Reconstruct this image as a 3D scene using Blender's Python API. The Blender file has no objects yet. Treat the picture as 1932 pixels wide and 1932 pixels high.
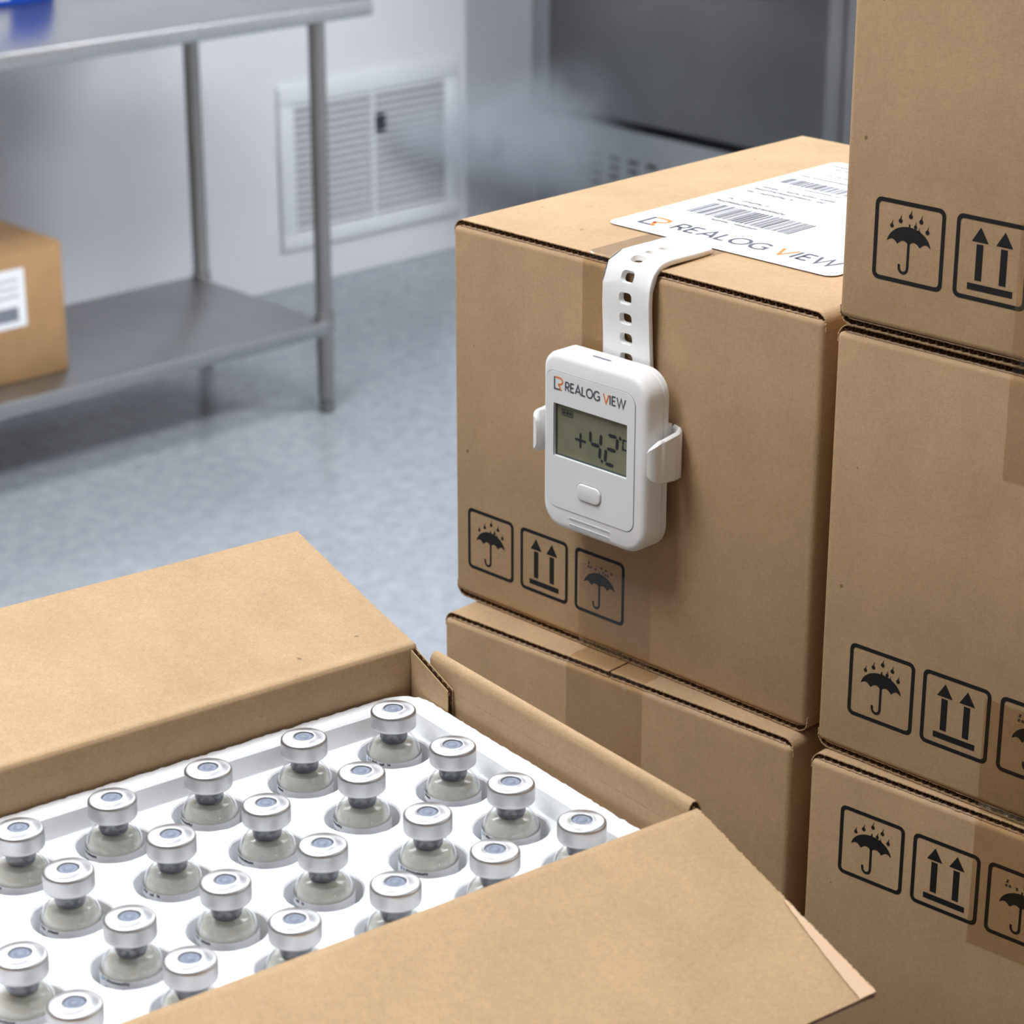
import bpy, bmesh, math, random
from math import sin, cos, pi, radians
from mathutils import Vector, Matrix
from mathutils.geometry import tessellate_polygon

random.seed(7)
C = bpy.context.scene.collection
scn = bpy.context.scene

# ---------------------------------------------------------------- camera, exposure
CAM_H = 1.6
cd = bpy.data.cameras.new('camera')
cam = bpy.data.objects.new('camera', cd)
C.objects.link(cam)
cam.location = (0, 0, CAM_H)
cam.rotation_euler = (radians(90 - 21.249), 0, 0)
cd.sensor_width = 36
cd.lens = 4628.3 / 1932 * 36
cd.clip_start = 0.05
cd.dof.use_dof = True
cd.dof.focus_distance = 1.09
cd.dof.aperture_fstop = 20.0
scn.camera = cam
scn.view_settings.view_transform = 'Standard'
scn.view_settings.look = 'None'
scn.view_settings.gamma = 1
scn.view_settings.use_curve_mapping = False
scn.view_settings.exposure = 0.09
scn.cycles.use_denoising = True
scn.cycles.max_bounces = 14
scn.cycles.diffuse_bounces = 5
scn.cycles.transparent_max_bounces = 24
scn.cycles.volume_bounces = 3
scn.cycles.caustics_refractive = False
scn.cycles.caustics_reflective = False

w = bpy.data.worlds.new('world')
scn.world = w
w.use_nodes = True
w.node_tree.nodes['Background'].inputs[0].default_value = (0.72, 0.8, 0.9, 1)
w.node_tree.nodes['Background'].inputs[1].default_value = 0.3

# background frame: BB runs along the back wall (away to the right), AA runs towards that wall
YW = radians(47.077)
BB = Vector((sin(YW), cos(YW), 0))
AA = Vector((-cos(YW), sin(YW), 0))
FOOT = Vector((-0.3722, 4.6737, 0))
ROTW = pi / 2 - YW          # local +x = BB, local +y = AA


def wp(s, t, z=0.0):
    return FOOT + BB * s + AA * t + Vector((0, 0, z))


CEIL = 2.75
LAMPS = [  # s, t (back-wall frame), watts
    (-2.82, -2.60, 20), (-0.45, -2.30, 22),
    (-1.45, -0.90, 27), (1.65, -2.30, 48), (-0.6, -4.3, 9),  # the last panel is an added fill for right-hand faces
]
for i, (s, t, pw) in enumerate(LAMPS):
    ld = bpy.data.lights.new('panel_light', 'AREA')
    ld.shape = 'RECTANGLE'
    ld.size, ld.size_y = 1.15, 0.55
    ld.energy = pw
    ld.color = (0.97, 0.985, 1.0)
    lo = bpy.data.objects.new('panel_light', ld)
    C.objects.link(lo)
    lo.location = wp(s, t, CEIL - 0.045)
    lo.rotation_euler = (0, 0, ROTW)


# ---------------------------------------------------------------- materials
def lin(r, g, b):
    f = lambda c: (c / 255 / 12.92) if c / 255 <= .04045 else ((c / 255 + .055) / 1.055) ** 2.4
    return (f(r), f(g), f(b), 1)


def mat(name, col=(0.8, 0.8, 0.8, 1), rough=0.5, metal=0.0, spec=0.5, emit=None, es=0):
    m = bpy.data.materials.new(name)
    m.use_nodes = True
    b = m.node_tree.nodes['Principled BSDF']
    b.inputs['Base Color'].default_value = col
    b.inputs['Roughness'].default_value = rough
    b.inputs['Metallic'].default_value = metal
    b.inputs['Specular IOR Level'].default_value = spec
    if emit:
        b.inputs['Emission Color'].default_value = emit
        b.inputs['Emission Strength'].default_value = es
    return m


class NT:
    def __init__(s, m):
        s.m = m
        s.t = m.node_tree
        s.b = s.t.nodes.get('Principled BSDF')
        s.out = s.t.nodes.get('Material Output')
        s.tc = s.t.nodes.new('ShaderNodeTexCoord')

    def n(s, typ, **k):
        x = s.t.nodes.new('ShaderNode' + typ)
        for a, v in k.items():
            setattr(x, a, v)
        return x

    def l(s, a, b):
        s.t.links.new(a, b)

    def mapping(s, scale=(1, 1, 1), rot=(0, 0, 0), coord='Object'):
        mp = s.n('Mapping')
        mp.inputs['Scale'].default_value = scale
        mp.inputs['Rotation'].default_value = rot
        s.l(s.tc.outputs[coord], mp.inputs[0])
        return mp.outputs[0]

    def noise(s, vec, scale, detail=3, rough=.6):
        x = s.n('TexNoise')
        x.inputs['Scale'].default_value = scale
        x.inputs['Detail'].default_value = detail
        x.inputs['Roughness'].default_value = rough
        s.l(vec, x.inputs['Vector'])
        return x.outputs['Fac']

    def ramp(s, fac, stops):
        x = s.n('ValToRGB')
        e = x.color_ramp.elements
        while len(e) < len(stops):
            e.new(.5)
        for i, (p, c) in enumerate(stops):
            e[i].position = p
            e[i].color = c if len(c) == 4 else (*c, 1)
        s.l(fac, x.inputs[0])
        return x.outputs[0]

    def mix(s, fac, a, b, mode='MIX'):
        x = s.n('MixRGB', blend_type=mode)
        for i, v in enumerate((fac, a, b)):
            if hasattr(v, 'is_output') or hasattr(v, 'links'):
                s.l(v, x.inputs[i])
            else:
                x.inputs[i].default_value = v
        return x.outputs[0]

    def bump(s, h, strength=.2, dist=.001):
        x = s.n('Bump')
        x.inputs['Strength'].default_value = strength
        x.inputs['Distance'].default_value = dist
        s.l(h, x.inputs['Height'])
        s.l(x.outputs[0], s.b.inputs['Normal'])
        return x


def g3(v):
    return (v, v, v, 1)


def cardboard(name, base, dirt=1.0):
    m = mat(name, base, .78, spec=.22)
    t = NT(m)
    v = t.mapping()
    cloud = t.noise(v, 22, 4, .6)
    fib = t.noise(t.mapping((300, 300, 900), (0.7, 0.45, 0.6)), 1.0, 4, .7)
    fib2 = t.noise(t.mapping((900, 700, 280), (-0.6, 0.8, -0.5)), 1.0, 3, .7)
    fine = t.noise(v, 1400, 2, .6)
    c = t.mix(t.ramp(cloud, [(.3, g3(0)), (.72, g3(1))]), [x * .90 for x in base[:3]] + [1], [min(1, x * 1.07) for x in base[:3]] + [1])
    c = t.mix(.34, c, t.ramp(fib, [(.3, g3(.68)), (.7, g3(1.0))]), 'MULTIPLY')
    c = t.mix(.34, c, t.ramp(fib2, [(.3, g3(.68)), (.7, g3(1.0))]), 'MULTIPLY')
    c = t.mix(.35, c, t.ramp(fine, [(.3, g3(.6)), (.7, g3(1.0))]), 'MULTIPLY')
    sp = t.noise(v, 150, 1, .5)
    c = t.mix(t.ramp(sp, [(.79, g3(0)), (.82, g3(.75 * dirt))]), c, (.13, .075, .04, 1))
    t.l(c, t.b.inputs['Base Color'])
    h = t.mix(.5, fib, cloud)
    t.bump(t.mix(.3, h, fine), .22, .0006)
    return m


CB = cardboard('kraft_cardboard', (0.57, 0.38, 0.216, 1))
CB_IN = cardboard('kraft_cardboard_inside', (0.59, 0.40, 0.228, 1))
CB_CORE = mat('corrugated_core', (0.20, 0.11, 0.055, 1), .95, spec=.1)
CB_EDGE = mat('torn_board_edge', (0.52, 0.36, 0.24, 1), .95, spec=.1)
CB_FAR = cardboard('tan_cardboard_far', (0.52, 0.31, 0.15, 1), 0)
INK = mat('black_printing_ink', (0.012, 0.011, 0.011, 1), .6, spec=.3)
GREY_INK = mat('grey_printing_ink', lin(78, 80, 92), .5)
ORANGE_INK = mat('orange_printing_ink', lin(240, 125, 35), .5)
BLUE_INK = mat('blue_printing_ink', lin(40, 70, 150), .5)
CYAN_INK = mat('light_blue_printing_ink', lin(60, 160, 215), .5)
DARK_INK = mat('dark_label_ink', lin(60, 62, 72), .5)
MID_INK = mat('mid_grey_label_ink', lin(125, 128, 140), .5)
PAPER = mat('white_label_paper', (.86, .87, .90, 1), .45, spec=.4)
WHITE_PL = mat('white_plastic', (.90, .90, .90, 1), .38, spec=.5)
PANEL_PL = mat('matt_white_panel_plastic', (.85, .855, .86, 1), .42)
SILICONE = mat('white_silicone_rubber', (.87, .87, .86, 1), .5, spec=.4)
LCD = mat('lcd_grey_green', lin(120, 122, 96), .25, spec=.6)
LCD_RIM_SHADE = mat('lcd_rim_shade', lin(62, 74, 78), .3)
SEG = mat('lcd_segment_ink', lin(38, 38, 46), .4)
GROOVE = mat('shaded_groove_plastic', lin(176, 176, 178), .5)
RUBBER = mat('grey_rubber', lin(124, 132, 150), .55)
RUBBER2 = mat('dark_grey_rubber', lin(70, 76, 88), .5)
BLACKR = mat('black_gap', (.01, .01, .011, 1), .8)
FRAME_W = mat('white_enamel', (.78, .80, .83, 1), .4)


def lcd_grad():
    t = NT(LCD)
    v = t.mapping()
    n = t.noise(v, 60, 2)
    t.l(t.mix(t.ramp(n, [(.3, g3(0)), (.7, g3(1))]), lin(116, 117, 92), lin(132, 132, 106)), t.b.inputs['Base Color'])


lcd_grad()

ALU = mat('brushed_aluminium', (.50, .50, .51, 1), .42, 1.0)
ALU.node_tree.nodes['Principled BSDF'].inputs['Anisotropic'].default_value = .7


def alu():
    t = NT(ALU)
    n = t.noise(t.mapping((300, 300, 2500)), 1, 2)
    t.l(t.ramp(n, [(.2, g3(.38)), (.8, g3(.47))]), t.b.inputs['Roughness'])


alu()


def steel(name, col, rough, stretch=(3, 3, 300), metal=1.0):
    m = mat(name, col, rough, metal)
    t = NT(m)
    n = t.noise(t.mapping(stretch), 1, 3)
    t.l(t.ramp(n, [(.25, g3(rough * .8)), (.75, g3(rough * 1.25))]), t.b.inputs['Roughness'])
    n2 = t.noise(t.mapping(), 3, 2)
    t.l(t.mix(t.ramp(n2, [(.3, g3(0)), (.7, g3(1))]), [x * .85 for x in col[:3]] + [1], col), t.b.inputs['Base Color'])
    return m


STEEL = steel('brushed_stainless_steel', (.40, .395, .385, 1), .34)
STEEL_TOP = steel('tabletop_sheen_steel', (.52, .52, .52, 1), .3, (300, 3, 3))  # same steel as the legs, lightened for the sheen of the reflected wall
STEEL_SHELF = steel('stainless_shelf_sheet', (.43, .435, .44, 1), .38, (300, 3, 3))
STEEL_D = steel('dark_brushed_steel', (.27, .265, .26, 1), .36)
STEEL_P = steel('grille_panel_steel', (.55, .56, .57, 1), .4)


def floor_mat():
    m = mat('speckled_vinyl_floor', lin(165, 176, 190), .2, spec=.45)
    t = NT(m)
    v = t.mapping()
    a = t.noise(v, 34, 5, .7)
    b = t.noise(v, 7, 3, .6)
    c = t.mix(t.ramp(a, [(.35, g3(0)), (.65, g3(1))]), lin(150, 156, 164), lin(174, 180, 187))
    c = t.mix(.3, c, t.ramp(b, [(.3, g3(.75)), (.7, g3(1))]), 'MULTIPLY')
    t.l(c, t.b.inputs['Base Color'])
    return m


FLOOR = floor_mat()
WALL = mat('white_wall_panel', lin(226, 228, 233), .45)
SHADE_COVE = mat('wall_shade_cove', lin(196, 199, 203), .5, .3)
WALL_WARM = mat('warm_bounce_wall', (.46, .39, .31, 1), .7)  # unseen walls, coloured to bounce a warm fill onto the front faces
CEILM = mat('white_ceiling', lin(235, 236, 238), .7)
WORKTOP = mat('packing_bench_worktop', lin(92, 88, 84), .5)


def foam_mat():
    m = mat('white_expanded_foam', (.90, .91, .93, 1), .75, spec=.25)
    t = NT(m)
    v = t.mapping()
    vo = t.n('TexVoronoi')
    vo.inputs['Scale'].default_value = 420
    t.l(v, vo.inputs['Vector'])
    n = t.noise(v, 120, 3)
    t.bump(t.mix(.4, vo.outputs['Distance'], n), .25, .0006)
    return m


FOAM = foam_mat()


def thin_glass(name, tint, ior, rough=.02, gloss=(.9, .92, .95, 1)):
    """single-surface clear material: see-through body with Fresnel reflections"""
    m = bpy.data.materials.new(name)
    m.use_nodes = True
    t = m.node_tree
    t.nodes.clear()
    o = t.nodes.new('ShaderNodeOutputMaterial')
    tr = t.nodes.new('ShaderNodeBsdfTransparent')
    tr.inputs[0].default_value = tint
    gl = t.nodes.new('ShaderNodeBsdfGlossy')
    gl.inputs['Color'].default_value = gloss
    gl.inputs['Roughness'].default_value = rough
    fr = t.nodes.new('ShaderNodeLayerWeight')
    fr.inputs['Blend'].default_value = .5
    pw = t.nodes.new('ShaderNodeMath')
    pw.operation = 'POWER'
    pw.inputs[1].default_value = 3.2
    t.links.new(fr.outputs['Facing'], pw.inputs[0])
    ma = t.nodes.new('ShaderNodeMath')
    ma.operation = 'MULTIPLY_ADD'
    ma.inputs[1].default_value = .85
    ma.inputs[2].default_value = ior
    t.links.new(pw.outputs[0], ma.inputs[0])
    mx = t.nodes.new('ShaderNodeMixShader')
    t.links.new(ma.outputs[0], mx.inputs[0])
    t.links.new(tr.outputs[0], mx.inputs[1])
    t.links.new(gl.outputs[0], mx.inputs[2])
    t.links.new(mx.outputs[0], o.inputs[0])
    return m, fr, gl, tr


GLASS = thin_glass('clear_vial_glass', (.99, .993, .99, 1), .08, .025, (1, 1, 1, 1))[0]
TAPE, tfr, tgl, ttr = thin_glass('clear_packing_tape', (.955, .905, .825, 1), .045, .13)
_t = TAPE.node_tree
_tc = _t.nodes.new('ShaderNodeTexCoord')
_n = _t.nodes.new('ShaderNodeTexNoise')
_n.inputs['Scale'].default_value = 70
_n.inputs['Detail'].default_value = 4
_b = _t.nodes.new('ShaderNodeBump')
_b.inputs['Strength'].default_value = .5
_b.inputs['Distance'].default_value = .001
_t.links.new(_tc.outputs['Object'], _n.inputs['Vector'])
_t.links.new(_n.outputs['Fac'], _b.inputs['Height'])
_t.links.new(_b.outputs[0], tgl.inputs['Normal'])
_t.links.new(_b.outputs[0], tfr.inputs['Normal'])


def liquid_mat():
    m = bpy.data.materials.new('cloudy_pale_liquid')
    m.use_nodes = True
    t = m.node_tree
    b = t.nodes['Principled BSDF']
    b.inputs['Base Color'].default_value = (.95, .95, .88, 1)
    b.inputs['Roughness'].default_value = .12
    tr = t.nodes.new('ShaderNodeBsdfTransparent')
    tr.inputs[0].default_value = (.985, .985, .965, 1)
    mx = t.nodes.new('ShaderNodeMixShader')
    mx.inputs[0].default_value = .45
    o = t.nodes['Material Output']
    t.links.new(tr.outputs[0], mx.inputs[1])
    t.links.new(b.outputs[0], mx.inputs[2])
    t.links.new(mx.outputs[0], o.inputs[0])
    return m


LIQUID = liquid_mat()


# ---------------------------------------------------------------- mesh helpers
class MB:
    def __init__(s):
        s.v, s.f, s.m = [], [], []

    def add(s, vs, fs, mi=0):
        o = len(s.v)
        s.v += [tuple(x) for x in vs]
        s.f += [tuple(i + o for i in f) for f in fs]
        s.m += [mi] * len(fs)

    def box(s, x0, x1, y0, y1, z0, z1, mi=0):
        v = [(x, y, z) for z in (z0, z1) for y in (y0, y1) for x in (x0, x1)]
        s.add(v, [(0, 2, 3, 1), (4, 5, 7, 6), (0, 1, 5, 4), (2, 6, 7, 3), (0, 4, 6, 2), (1, 3, 7, 5)], mi)

    def mesh(s, name, mats, smooth=False):
        me = bpy.data.meshes.new(name)
        me.from_pydata(s.v, [], s.f)
        for m in mats:
            me.materials.append(m)
        me.polygons.foreach_set('material_index', s.m)
        if smooth:
            me.polygons.foreach_set('use_smooth', [True] * len(s.f))
        me.update()
        return me

    def build(s, name, mats, parent=None, smooth=False, loc=None, rot=None, fix=True):
        if not isinstance(mats, (list, tuple)):
            mats = [mats]
        me = s.mesh(name, mats, smooth)
        if fix:
            bm = bmesh.new()
            bm.from_mesh(me)
            bmesh.ops.recalc_face_normals(bm, faces=bm.faces)
            bm.to_mesh(me)
            bm.free()
        return link(name, me, parent, loc, rot)


def link(name, me, parent=None, loc=None, rot=None):
    o = bpy.data.objects.new(name, me)
    C.objects.link(o)
    if parent:
        o.parent = parent
    if loc is not None:
        o.location = loc
    if rot is not None:
        o.rotation_euler = rot
    return o


def thing(name, label, cat, loc, rz=0, group=None):
    o = bpy.data.objects.new(name, None)
    C.objects.link(o)
    o.empty_display_size = .02
    o.location = loc
    o.rotation_euler = (0, 0, rz)
    tag(o, label, cat, group)
    return o


def tag(o, label=None, cat=None, group=None, kind=None):
    if label:
        o['label'] = label
    if cat:
        o['category'] = cat
    if group:
        o['group'] = group
    if kind:
        o['kind'] = kind
    return o


def auto_smooth(o, ang=35):
    me = o.data
    me.polygons.foreach_set('use_smooth', [True] * len(me.polygons))
    bm = bmesh.new()
    bm.from_mesh(me)
    lim = radians(ang)
    for e in bm.edges:
        if len(e.link_faces) == 2 and e.calc_face_angle(0) > lim:
            e.smooth = False
    bm.to_mesh(me)
    bm.free()
    return o


def bevel_box(name, dims, r, mats, parent, seg=3, sel=None, loc=None, smooth=True):
    """dims: x0,x1,y0,y1,z0,z1"""
    mb = MB()
    mb.box(*dims)
    o = mb.build(name, mats, parent, loc=loc)
    bm = bmesh.new()
    bm.from_mesh(o.data)
    es = [e for e in bm.edges if sel is None or sel(e)]
    bmesh.ops.bevel(bm, geom=es, offset=r, segments=seg, profile=.5, affect='EDGES')
    bm.to_mesh(o.data)
    bm.free()
    return auto_smooth(o) if smooth else o


def lathe(mb, prof, n=32, mi=0, cx=0, cy=0, close_bot=False, close_top=False):
    base = len(mb.v)
    for r, z in prof:
        for k in range(n):
            a = 2 * pi * k / n
            mb.v.append((cx + r * cos(a), cy + r * sin(a), z))
    for j in range(len(prof) - 1):
        for k in range(n):
            k2 = (k + 1) % n
            mb.f.append((base + j * n + k, base + j * n + k2, base + (j + 1) * n + k2, base + (j + 1) * n + k))
            mb.m.append(mi)
    if close_bot:
        mb.f.append(tuple(base + k for k in range(n))[::-1])
        mb.m.append(mi)
    if close_top:
        mb.f.append(tuple(base + (len(prof) - 1) * n + k for k in range(n)))
        mb.m.append(mi)


def rrect(x0, x1, y0, y1, r, n=6):
    """rounded rectangle points; r a radius or four (bl, br, tr, tl)"""
    rs = r if isinstance(r, (list, tuple)) else (r,) * 4
    P = []
    for (cx, cy, a0), rr in zip(((x0, y0, pi), (x1, y0, 1.5 * pi), (x1, y1, 0), (x0, y1, .5 * pi)), rs):
        sx = 1 if cx == x0 else -1
        sy = 1 if cy == y0 else -1
        ox, oy = cx + sx * rr, cy + sy * rr
        for k in range(n + 1):
            a = a0 + .5 * pi * k / n
            P.append((ox + rr * cos(a), oy + rr * sin(a)))
    return P


def tess(loops):
    """triangulate polygon with holes -> points, tris"""
    pts = [p for L in loops for p in L]
    tr = tessellate_polygon([[Vector((p[0], p[1], 0)) for p in L] for L in loops])
    return pts, [tuple(t) for t in tr]


class Flat:
    """flat printed shapes, collected in 2D and laid on a plane by `put`"""

    def __init__(s):
        s.p, s.f, s.m = [], [], []

    def poly(s, loops, mi=0):
        if not isinstance(loops[0][0], (tuple, list)):
            loops = [loops]
        pts, tr = tess(loops)
        o = len(s.p)
        s.p += pts
        for t in tr:
            a, b, c = (pts[i] for i in t)
            ar = (b[0] - a[0]) * (c[1] - a[1]) - (b[1] - a[1]) * (c[0] - a[0])
            if abs(ar) < 1e-14:
                continue
            t = t if ar > 0 else t[::-1]
            s.f.append(tuple(i + o for i in t))
            s.m.append(mi)

    def rect(s, x0, x1, y0, y1, mi=0):
        o = len(s.p)
        s.p += [(x0, y0), (x1, y0), (x1, y1), (x0, y1)]
        s.f.append((o, o + 1, o + 2, o + 3))
        s.m.append(mi)

    def stroke(s, pts, wd, closed=False, mi=0):
        n = len(pts)
        L, R = [], []
        for i in range(n):
            if closed:
                a, b, c = pts[i - 1], pts[i], pts[(i + 1) % n]
            else:
                a, b, c = pts[max(i - 1, 0)], pts[i], pts[min(i + 1, n - 1)]
            d1 = Vector((b[0] - a[0], b[1] - a[1]))
            d2 = Vector((c[0] - b[0], c[1] - b[1]))
            if d1.length < 1e-12:
                d1 = d2
            if d2.length < 1e-12:
                d2 = d1
            d1.normalize()
            d2.normalize()
            n1 = Vector((-d1.y, d1.x))
            n2 = Vector((-d2.y, d2.x))
            m = n1 + n2
            if m.length < 1e-6:
                m = n1
            m.normalize()
            k = min(1 / max(m.dot(n1), .25), 2.2) * wd / 2
            L.append((b[0] + m.x * k, b[1] + m.y * k))
            R.append((b[0] - m.x * k, b[1] - m.y * k))
        o = len(s.p)
        for l, r in zip(L, R):
            s.p += [l, r]
        for i in range(n if closed else n - 1):
            j = (i + 1) % n
            s.f.append((o + 2 * i + 1, o + 2 * j + 1, o + 2 * j, o + 2 * i))
            s.m.append(mi)

    def tf(s, fn):
        s.p = [fn(x, y) for x, y in s.p]
        return s

    def build(s, name, mats, parent, put, label=None):
        mb = MB()
        mb.add([put(x, y) for x, y in s.p], s.f)
        mb.m = list(s.m)
        o = mb.build(name, mats, parent, fix=False)
        if label:
            o['label'] = label
        return o


def arc(cx, cy, r, a0, a1, n=10, ry=None):
    ry = r if ry is None else ry
    return [(cx + r * cos(radians(a0 + (a1 - a0) * k / n)), cy + ry * sin(radians(a0 + (a1 - a0) * k / n))) for k in range(n + 1)]


# stroke capitals, unit height: name -> (strokes, advance)
GL = {
    'R': ([[(.06, 0), (.06, 1)], [(.06, .97)] + [(.36, .97)] + arc(.36, .71, .24, 80, -80, 8, .26) + [(.36, .45), (.06, .45)], [(.32, .45), (.62, 0)]], .68),
    'E': ([[(.06, 0), (.06, 1)], [(.06, .96), (.58, .96)], [(.06, .51), (.52, .51)], [(.06, .04), (.6, .04)]], .68),
    'A': ([[(.0, 0), (.42, 1), (.84, 0)], [(.16, .29), (.68, .29)]], .88),
    'L': ([[(.06, 1), (.06, .04), (.56, .04)]], .6),
    'O': ([arc(.5, .5, .47, 0, 360, 28, .48)], 1.04),
    'G': ([arc(.5, .5, .47, 42, 322, 22, .48) + [(.88, .2), (.88, .47), (.56, .47)]], 1.02),
    'V': ([[(0, 1), (.42, 0), (.84, 1)]], .86),
    'I': ([[(.06, 0), (.06, 1)]], .2),
    'W': ([[(0, 1), (.33, 0), (.64, .98), (.95, 0), (1.28, 1)]], 1.32),
    ' ': ([], .34),
    'n': ([[(.05, 0), (.05, .6), (.4, .6), (.4, 0)]], .5),
    'o': ([[(.05, .05), (.4, .05), (.4, .6), (.05, .6), (.05, .05)]], .52),
    'l': ([[(.05, 0), (.05, .95)]], .2),
    'z': ([[(.0, .62), (.42, .62), (.02, .02), (.44, .02)]], .52),
    'u': ([[(.05, .62), (.05, .04), (.42, .04), (.42, .62)]], .52),
}


def write(fl, text, x, y, h, wd, sx=1.0, gap=.12, orange=None):
    k = 0
    for ch in text:
        st, adv = GL[ch]
        for s_ in st:
            fl.stroke([(x + px * h * sx, y + py * h) for px, py in s_], wd, mi=(1 if orange == k else 0))
        x += (adv + (gap if ch != ' ' else 0)) * h * sx
        k += 1
    return x


def wordwidth(text, h, sx=1.0, gap=.12):
    return sum((GL[c][1] + (gap if c != ' ' else 0)) * h * sx for c in text)


def logo(fl, x, y, wd, ht, t):
    """square L bracket with an orange R running out of it"""
    X = lambda a: x + a * wd
    Y = lambda b: y + b * ht
    fl.stroke([(X(.03), Y(.97)), (X(.03), Y(.05)), (X(.66), Y(.05))], t, mi=0)
    fl.stroke([(X(.12), Y(.95)), (X(.55), Y(.95))] + [(X(a), Y(b)) for a, b in arc(.62, .71, .32, 80, -75, 8, .24)] + [(X(.52), Y(.44)), (X(.72), Y(.06)), (X(.86), Y(.02))], t, mi=1)
    fl.stroke([(X(.55), Y(.46)), (X(.48), Y(.3))], t * .8, mi=1)


def gibberish(fl, x0, x1, y, h, wd, mi=0, rnd=None):
    rnd = rnd or random
    x = x0
    while x < x1:
        if rnd.random() < .15:
            x += h * .5
            continue
        ch = rnd.choice('nolzu')
        for s_ in GL[ch][0]:
            fl.stroke([(x + a * h, y + b * h) for a, b in s_], wd, mi=mi)
        x += (GL[ch][1] + .16) * h


# ---------------------------------------------------------------- printed handling marks
def sym_frame(fl):
    o = rrect(0, 1, 0, 1, .09, 5)
    i = rrect(.053, .947, .053, .947, .05, 5)
    oo = len(fl.p)
    n = len(o)
    fl.p += o + i
    for k in range(n):
        k2 = (k + 1) % n
        fl.f.append((oo + k, oo + k2, oo + n + k2, oo + n + k))
        fl.m.append(0)


def drop(fl, x, y, s, lean=.25):
    P = []
    for k in range(12):
        a = -pi * .9 + 1.8 * pi * k / 11 - pi / 2
        P.append((x + s * .42 * cos(a), y + s * .42 * sin(a)))
    P.append((x + s * lean, y + s * 1.3))
    fl.poly(P)


def umbrella(fl, drops=True, rnd=None):
    top = arc(.5, .455, .315, 172, 8, 22, .245)
    P = list(top)
    # scalloped underside, right to left
    xs = [.812, .66, .5, .34, .188]
    ys = [.487, .475, .485, .475, .487]
    for k in range(4):
        x0, x1 = xs[k], xs[k + 1]
        for j in range(1, 7):
            u = j / 6
            P.append((x0 + (x1 - x0) * u, ys[k] + (ys[k + 1] - ys[k]) * u + .045 * sin(pi * u)))
    fl.poly(P[:-1])
    fl.stroke([(.5, .68), (.5, .735)], .022)
    fl.stroke([(.5, .52), (.5, .21)] + arc(.44, .2, .06, 0, -180, 10, .065) + [(.38, .235)], .036)
    if drops:
        for x, y, s in ((.25, .68, .055), (.37, .755, .06), (.51, .83, .06), (.66, .79, .06), (.585, .715, .05), (.635, .665, .042), (.755, .68, .058)):
            drop(fl, x, y, s * 1.15)
    else:
        r = random.Random(5)
        for yy, xa, xb in ((.80, .27, .80), (.735, .26, .72)):
            x = xa
            while x < xb:
                if r.random() < .72:
                    ch = r.choice('nozu')
                    yoff = -.10 * max(0, x - .4) ** 1.2 * 2
                    for s_ in GL[ch][0]:
                        fl.stroke([(x + a * .06, yy + yoff + b * .05) for a, b in s_], .012)
                x += .05


def arrows(fl):
    for x in (.335, .665):
        fl.poly([(x - .115, .70), (x + .115, .70), (x, .88)])
        fl.rect(x - .046, x + .046, .245, .675)
    fl.rect(.195, .81, .125, .205)


def marks_mesh(kind):
    fl = Flat()
    sym_frame(fl)
    if kind == 'arrows':
        arrows(fl)
    else:
        umbrella(fl, kind == 'umbrella')
    return fl


# ---------------------------------------------------------------- corrugated sheet swept along a profile
def resample(path, step):
    P = [Vector(p) for p in path]
    out = [P[0].copy()]
    for a, b in zip(P, P[1:]):
        L = (b - a).length
        n = max(1, int(round(L / step)))
        for k in range(1, n + 1):
            out.append(a.lerp(b, k / n))
    return out


def normals2(P):
    N = []
    for i in range(len(P)):
        d = P[min(i + 1, len(P) - 1)] - P[max(i - 1, 0)]
        d.normalize()
        N.append(Vector((d.y, -d.x)))
    return N


def corrugated(path, y0, y1, t, place, side=1, pitch=.0042, liner=.0005, mats=None, jag=0.0, inner_in=0.0):
    """path: 2D outer surface polyline. place(p, q, y)->xyz. The board's body lies on the `side` of the path."""
    mb = MB()
    rnd = random.Random(3)
    P = resample(path, .0006)
    N = normals2(P)
    n = len(P)

    def strip(o0, o1, mi, idx, ya, yb):
        vs, fs = [], []
        j0 = [rnd.uniform(-jag, jag) for _ in idx]
        j1 = [rnd.uniform(-jag, jag) for _ in idx]
        for q, i in enumerate(idx):
            a = P[i] + N[i] * side * o0
            b = P[i] + N[i] * side * o1
            vs += [place(a.x, a.y, ya + j0[q]), place(b.x, b.y, ya + j0[q]), place(b.x, b.y, yb + j1[q]), place(a.x, a.y, yb + j1[q])]
        m = len(idx)
        for k in range(m - 1):
            o = 4 * k
            for c in range(4):
                c2 = (c + 1) % 4
                fs.append((o + c, o + c2, o + 4 + c2, o + 4 + c))
        fs.append((0, 1, 2, 3))
        fs.append((4 * (m - 1) + 3, 4 * (m - 1) + 2, 4 * (m - 1) + 1, 4 * (m - 1)))
        mb.add(vs, fs, mi)
    stepi = 1 if jag else 2
    idx = list(range(0, n, stepi))
    if idx[-1] != n - 1:
        idx.append(n - 1)
    strip(0, liner, 0, idx, y0, y1)
    strip(t - liner, t, 1, idx, y0 + inner_in, y1 - inner_in)
    # wave core
    s = 0
    vs, fs = [], []
    e = .0002
    for i in range(n):
        if i:
            s += (P[i] - P[i - 1]).length
        off = t / 2 + (t / 2 - liner * .8) * sin(2 * pi * s / pitch)
        a = P[i] + N[i] * side * off
        vs += [place(a.x, a.y, y0 + e), place(a.x, a.y, y1 - e)]
    for i in range(n - 1):
        fs.append((2 * i, 2 * i + 1, 2 * i + 3, 2 * i + 2))
    mb.add(vs, fs, 2)
    return mb


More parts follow.
